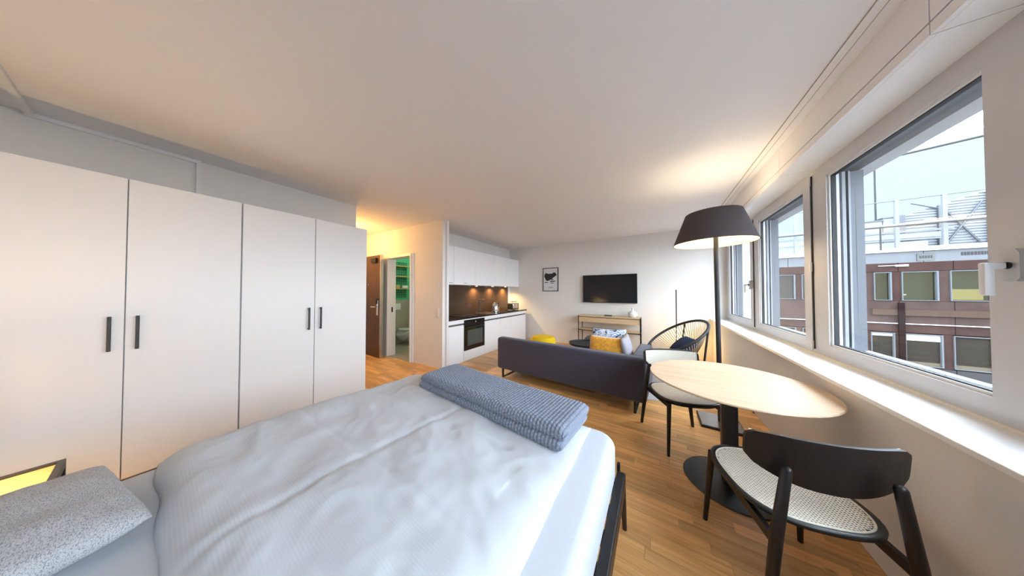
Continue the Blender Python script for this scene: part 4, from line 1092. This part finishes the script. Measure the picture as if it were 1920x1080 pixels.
    for j in range(nz_):
        for i in (0, nx_): bm.faces.new((F[i, j], Bk[i, j], Bk[i, j + 1], F[i, j + 1]))
    bmesh.ops.recalc_face_normals(bm, faces=bm.faces[:])
    back = obj('backrest', bm, 'blackwood', c, world=False, smooth=45)
    insb = lambda u, z: abs(u) < HW - 0.016 and zlo(u) + 0.012 < z < zhi(u) - 0.003
    bm = cane_sheet(insb, -0.2375, 0.2375, 0.60, 0.80, lambda u, z: (u, by(u, z) + 0.0105, z), du=0.0135, dv=0.0135, hu=0.5, hv=0.5)
    w = obj('cane_back', bm, 'cane', back, world=False, kind='stuff')
    md = w.modifiers.new('thick', 'SOLIDIFY'); md.thickness = 0.006
    return c
ch = make_chair('black wooden dining chair with cane seat, near the camera, its dark back turned to us')
ch.location = (0.518, 1.684, 0); ch.rotation_euler = (0, 0, math.radians(16))
ch['group'] = 'cane dining chairs'
dup(ch, (0.195, 2.655, 0), math.radians(203), 'black wooden dining chair with cane back, across the table beside the sofa')

# ------------------------------------------------------------------ outside: the wing across the courtyard
YO = 20.0
bd = thing('building', 'red brown building wing with window rows and rooftop railing across the courtyard', 'building', (9, YO, -2.3))
bandz = [(-4.0, -2.27, 'skirt'), (-2.27, -0.62, None), (-0.62, -0.21, 'redclad'), (-0.165, 0.93, 'redclad2'), (0.93, 2.42, None), (2.42, 2.85, 'redclad'), (2.85, 3.38, 'greyclad')]
XW0, XW1 = 0.0, 22.0
for (a, b, m) in bandz:
    if m is None: continue
    x = XW0; st_ = 1.47 if m != 'greyclad' else 2.2
    while x < XW1:
        obj('wall_panel', box(x, min(x + st_ - 0.02, XW1), YO, YO + 0.3, a, b), m, bd); x += st_
obj('core_wall', box(XW0, XW1, YO + 0.3, YO + 0.6, -4.0, 3.38), 'redclad', bd)
obj('floor_ledge', box(XW0, XW1, YO - 0.08, YO + 0.3, -0.205, -0.168), 'facadewhite', bd)
obj('roof_edge', box(XW0, XW1, YO - 0.15, YO + 0.4, 3.39, 3.48), 'facadewhite', bd)
obj('roof_edge', box(XW0, XW1, YO - 0.05, YO + 0.4, 3.50, 3.61), 'facadewhite', bd)
# window rows (upper row at eye level, lower row below)
up = [(4.6, 5.6), (5.85, 6.85), (7.10, 8.05), (9.55, 10.075), (10.366, 11.36), (11.657, 12.716), (13.0, 14.0), (14.3, 15.3)]
def far_window(x0, x1, z0, z1, interior, inset=0.0):
    bm = new(); f = 0.05
    for (a, b, c, d) in ((x0, x0 + f * .5, z0, z1), (x1 - f, x1, z0, z1), (x0 + f * .5, x1 - f, z0, z0 + 0.03), (x0 + f * .5, x1 - f, z1 - 0.035, z1)): bx(bm, a, b, YO - 0.03, YO + 0.12, c, d)
    w = obj('window', bm, 'facadepale2', bd)
    obj('pane', box(x0 + f * .5, x1 - f, YO + 0.06, YO + 0.07, z0 + .03, z1 - .035), 'farglass' if not interior else glass('far_pane', (0.85, 0.88, 0.82), 0.01), w)
    return w
prev = XW0
for k, (a, b) in enumerate(up):
    lit = k in (3, 4, 5)
    w = far_window(a, b, 0.96, 2.395, lit)
    if lit:
        obj('room_back', box(a, b, YO + 0.26, YO + 0.28, 0.96, 2.395), 'litdim' if k != 5 else 'litdim', w)
        if k == 5: obj('lit_worktop', box(a + 0.10, b - 0.14, YO + 0.22, YO + 0.25, 1.02, 1.52), 'litroom', w)
        if k == 4: obj('lit_lamp', box(a + 0.12, a + 0.22, YO + 0.2, YO + 0.24, 1.22, 1.28), 'litstrip', w)
    if a - prev > 0.05: obj('wall_panel', box(prev + 0.01, a - 0.01, YO + 0.02, YO + 0.3, 0.94, 2.41), 'redclad2' if k % 2 else 'redclad', bd)
    prev = b
obj('wall_panel', box(prev, XW1, YO + 0.02, YO + 0.3, 0.94, 2.41), 'redclad', bd)
lowr = [(4.6, 5.6), (5.85, 6.85), (7.10, 8.05), (9.42, 10.13), (10.42, 11.43), (11.70, 12.66), (13.0, 14.0), (14.3, 15.3)]
prev = XW0
for k, (a, b) in enumerate(lowr):
    w = far_window(a, b, -2.22, -0.67, False)
    if k in (3, 4): obj('roller_blind', box(a + 0.02, b - 0.04, YO + 0.02, YO + 0.05, -1.0 if k == 4 else -0.85, -0.72), 'blind', w)
    obj('sill_band', box(a + 0.03, b - 0.05, YO + 0.03, YO + 0.05, -2.19, -2.02), mat('far_inner_sill', (0.0600, 0.0450, 0.0240), 0.7), w)  # plain tan band along the lower edge of the far window
    if a - prev > 0.05: obj('wall_panel', box(prev + 0.01, a - 0.01, YO + 0.02, YO + 0.3, -2.26, -0.63), 'redclad' if k % 2 else 'redclad2', bd)
    prev = b
obj('wall_panel', box(prev, XW1, YO + 0.02, YO + 0.3, -2.26, -0.63), 'redclad', bd)
obj('brown_post', box(10.18, 10.36, YO - 0.16, YO - 0.101, -2.25, 0.85), mat('post_dark_brown', (0.010, 0.005, 0.0045), 0.8, spec=0.05), bd)
obj('balcony_ledge', box(9.45, 12.95, YO - 0.1, YO - 0.001, 0.22, 0.52), mat('ledge_tan', (0.048, 0.030, 0.021), 0.8, spec=0.08), bd)
obj('wall_sign', box(10.80, 11.28, YO - 0.03, YO - 0.001, 2.90, 3.26), mat('sign_grey', (0.0510, 0.0495, 0.0465), 0.6), bd)
bm = new()
for k in range(5): bx(bm, 10.86 + k * .075, 10.91 + k * .075, YO - 0.035, YO - 0.031, 3.02, 3.15)
obj('sign_marks', bm, 'skirt', bd)
bm = new(); q = 11.95
while q < 12.9:
    ww = random.choice((0.05, 0.03, 0.06)); bx(bm, q, q + ww, YO - 0.012, YO - 0.001, 3.08, 3.24); q += ww + 0.025
obj('facade_lettering', bm, 'skirt', bd)
# plain pale strips under the grey band
obj('pale_soffit_strip', box(10.18, 10.55, YO - 0.06, YO - 0.01, 2.66, 2.76), 'blind', bd)
bm = box(9.68, 10.17, YO - 0.05, YO - 0.01, 2.70, 2.74); obj('pale_soffit_strip', bm, 'blind', bd)
# rooftop: louvres, railing, shed, roof units
rr = thing('roof_railing', 'thin grey rooftop railing with wide posts on the opposite wing', 'railing', (9, YO + 0.2, 3.61))
bm = new(); tube(bm, [(4.0, YO + .15, 6.0), (18.0, YO + .15, 6.08)], 0.022, 6); obj('top_rail', bm, 'greyclad', rr)
for x in (6.95, 8.6, 10.345, 11.65, 13.3): obj('post', box(x - 0.06, x + 0.06, YO + .1, YO + .2, 3.61, 6.05), 'facadepale', rr)
lv = thing('roof_louvres', 'horizontal grey louvre bands behind the rooftop railing', 'louvre', (9, YO + .5, 3.61))
for (z0_, z1_, xe, m) in ((3.62, 3.95, 11.4, 'corrug'), (4.02, 4.10, 11.8, 'facadepale'), (4.12, 4.36, 11.75, 'corrug'), (4.42, 4.52, 12.1, 'facadepale')):
    obj('slat', box(3.0, xe, YO + 0.5, YO + 0.62, z0_, z1_), m, lv)
hr = thing('handrail', 'heavy grey handrail bar across the rooftop opposite', 'railing', (11, YO - 0.6, 3.61))
bm = new(); tube(bm, [(4.5, YO - 0.3, 4.66), (14.0, YO - 0.3, 4.74)], 0.062, 10); obj('bar', bm, 'facadepale', hr, smooth=True)
bm = new(); tube(bm, [(4.5, YO - 0.3, 4.585), (14.0, YO - 0.3, 4.665)], 0.016, 6); obj('bar_seal', bm, 'skirt', hr)
for x in (4.6, 9.64, 13.9): obj('post', box(x - .02, x + .02, YO - .32, YO - .28, 3.49, 4.66), 'skirt', hr)
shd = thing('roof_shed', 'sloped corrugated grey shed with cross bracing on the opposite roof', 'shed', (12.5, YO + 1.2, 3.61))
prof_ = [(10.9, 3.62), (16.5, 3.62), (16.5, 7.6), (13.1, 6.15), (10.9, 5.35)]
bm = new(); prism(bm, prof_, YO + 1.25, YO + 3, 'y'); obj('body', bm, 'corrug', shd)
bm = new(); z = 3.7
while z < 7.4:
    xs = 10.9 if z < 5.35 else (10.9 + (z - 5.35) / 0.8 * 2.2 if z < 6.15 else 13.1 + (z - 6.15) / 1.45 * 3.4)
    bx(bm, xs + .03, 16.45, YO + 1.2, YO + 1.25, z, z + 0.055); z += 0.13
obj('corrugation', bm, 'corrug', shd, kind='stuff')
for (p, q) in (((12.2, 5.62), (13.2, 3.65)), ((13.2, 5.75), (12.2, 3.65)), ((11.3, 6.02), (12.1, 5.6))):
    bm = new(); tube(bm, [(p[0], YO + 1.15, p[1]), (q[0], YO + 1.15, q[1])], 0.035, 6); obj('brace', bm, 'greyclad', shd)
for x in (12.12, 13.4): obj('column', box(x - .07, x + .07, YO + 1.1, YO + 1.2, 3.62, 5.75 if x < 13 else 6.2), 'greyclad', shd)
obj('roof_trim', box(10.9, 11.1, YO + 1.1, YO + 1.24, 3.62, 5.45), 'greyclad', shd)
for k, (a, b, h, lab) in enumerate(((9.75, 10.5, 5.32, 'pale flat-topped roof unit left of the shed'), (10.52, 10.88, 5.45, 'pale roof unit directly beside the corrugated shed'), (5.2, 6.6, 6.15, 'pale roof unit with a round emblem seen through the middle window'))):
    u = thing('roof_unit', lab, 'roof unit', ((a + b) / 2, YO + 1.6, 3.61))
    obj('casing', box(a, b, YO + 1.3, YO + 2.3, 3.62, h - 0.06, bev=0.02, seg=1), 'beige', u); obj('cap', box(a - 0.03, b + 0.03, YO + 1.27, YO + 2.33, h - 0.06, h), 'greyclad', u)
    if k == 2:
        bm = new(); tube(bm, [(6.2 + 0.14 * math.cos(2 * PI * q_ / 16), YO + 1.28, 5.72 + 0.10 * math.sin(2 * PI * q_ / 16)) for q_ in range(12)], 0.02, 6); obj('emblem', bm, 'greyclad', u)
        bm = new()
        for q_ in range(6): bx(bm, 5.85 + q_ * .115, 5.93 + q_ * .115, YO + 1.28, YO + 1.299, 5.40, 5.50)
        obj('lettering', bm, 'greyclad', u)
YC = YO + 3.6; kc = YC / YO
def cpt(x, z): return (x * kc, 1.4 + (z - 1.4) * kc)
cp = thing('glass_canopy', 'tall glazed screen with grey top beam rising above the opposite roof', 'canopy', (13.5, YC, 3.4))
bm = new(); prism(bm, [cpt(9.63, 8.22), cpt(16.0, 8.78), cpt(16.0, 9.10), cpt(9.63, 8.50)], YC - 0.1, YC + 0.04, 'y'); obj('top_beam', bm, 'corrug', cp)
bm = new(); prism(bm, [cpt(9.63, 8.16), cpt(16.0, 8.72), cpt(16.0, 8.78), cpt(9.63, 8.22)], YC - 0.1, YC + 0.04, 'y'); obj('beam_seal', bm, 'skirt', cp)
bm = new(); prism(bm, [cpt(9.63, 3.5), cpt(9.67, 3.5), cpt(9.67, 8.16), cpt(9.63, 8.16)], YC - 0.05, YC + 0.02, 'y'); obj('mullion', bm, 'skirt', cp)
bm = new(); prism(bm, [cpt(9.67, 3.4), cpt(16.0, 3.4), cpt(16.0, 8.72), cpt(9.67, 8.16)], YC - 0.02, YC - 0.01, 'y'); obj('pane', bm, 'skyglass', cp)
bm = new(); prism(bm, [cpt(3.5, 3.4), cpt(9.62, 3.4), cpt(9.62, 8.2), cpt(3.5, 7.6)], YC - 0.02, YC - 0.01, 'y'); obj('pane', bm, 'skyglass', cp)
struct('courtyard', box(1.6, 60, -40, 34, -4.3, -4.01), 'ground')
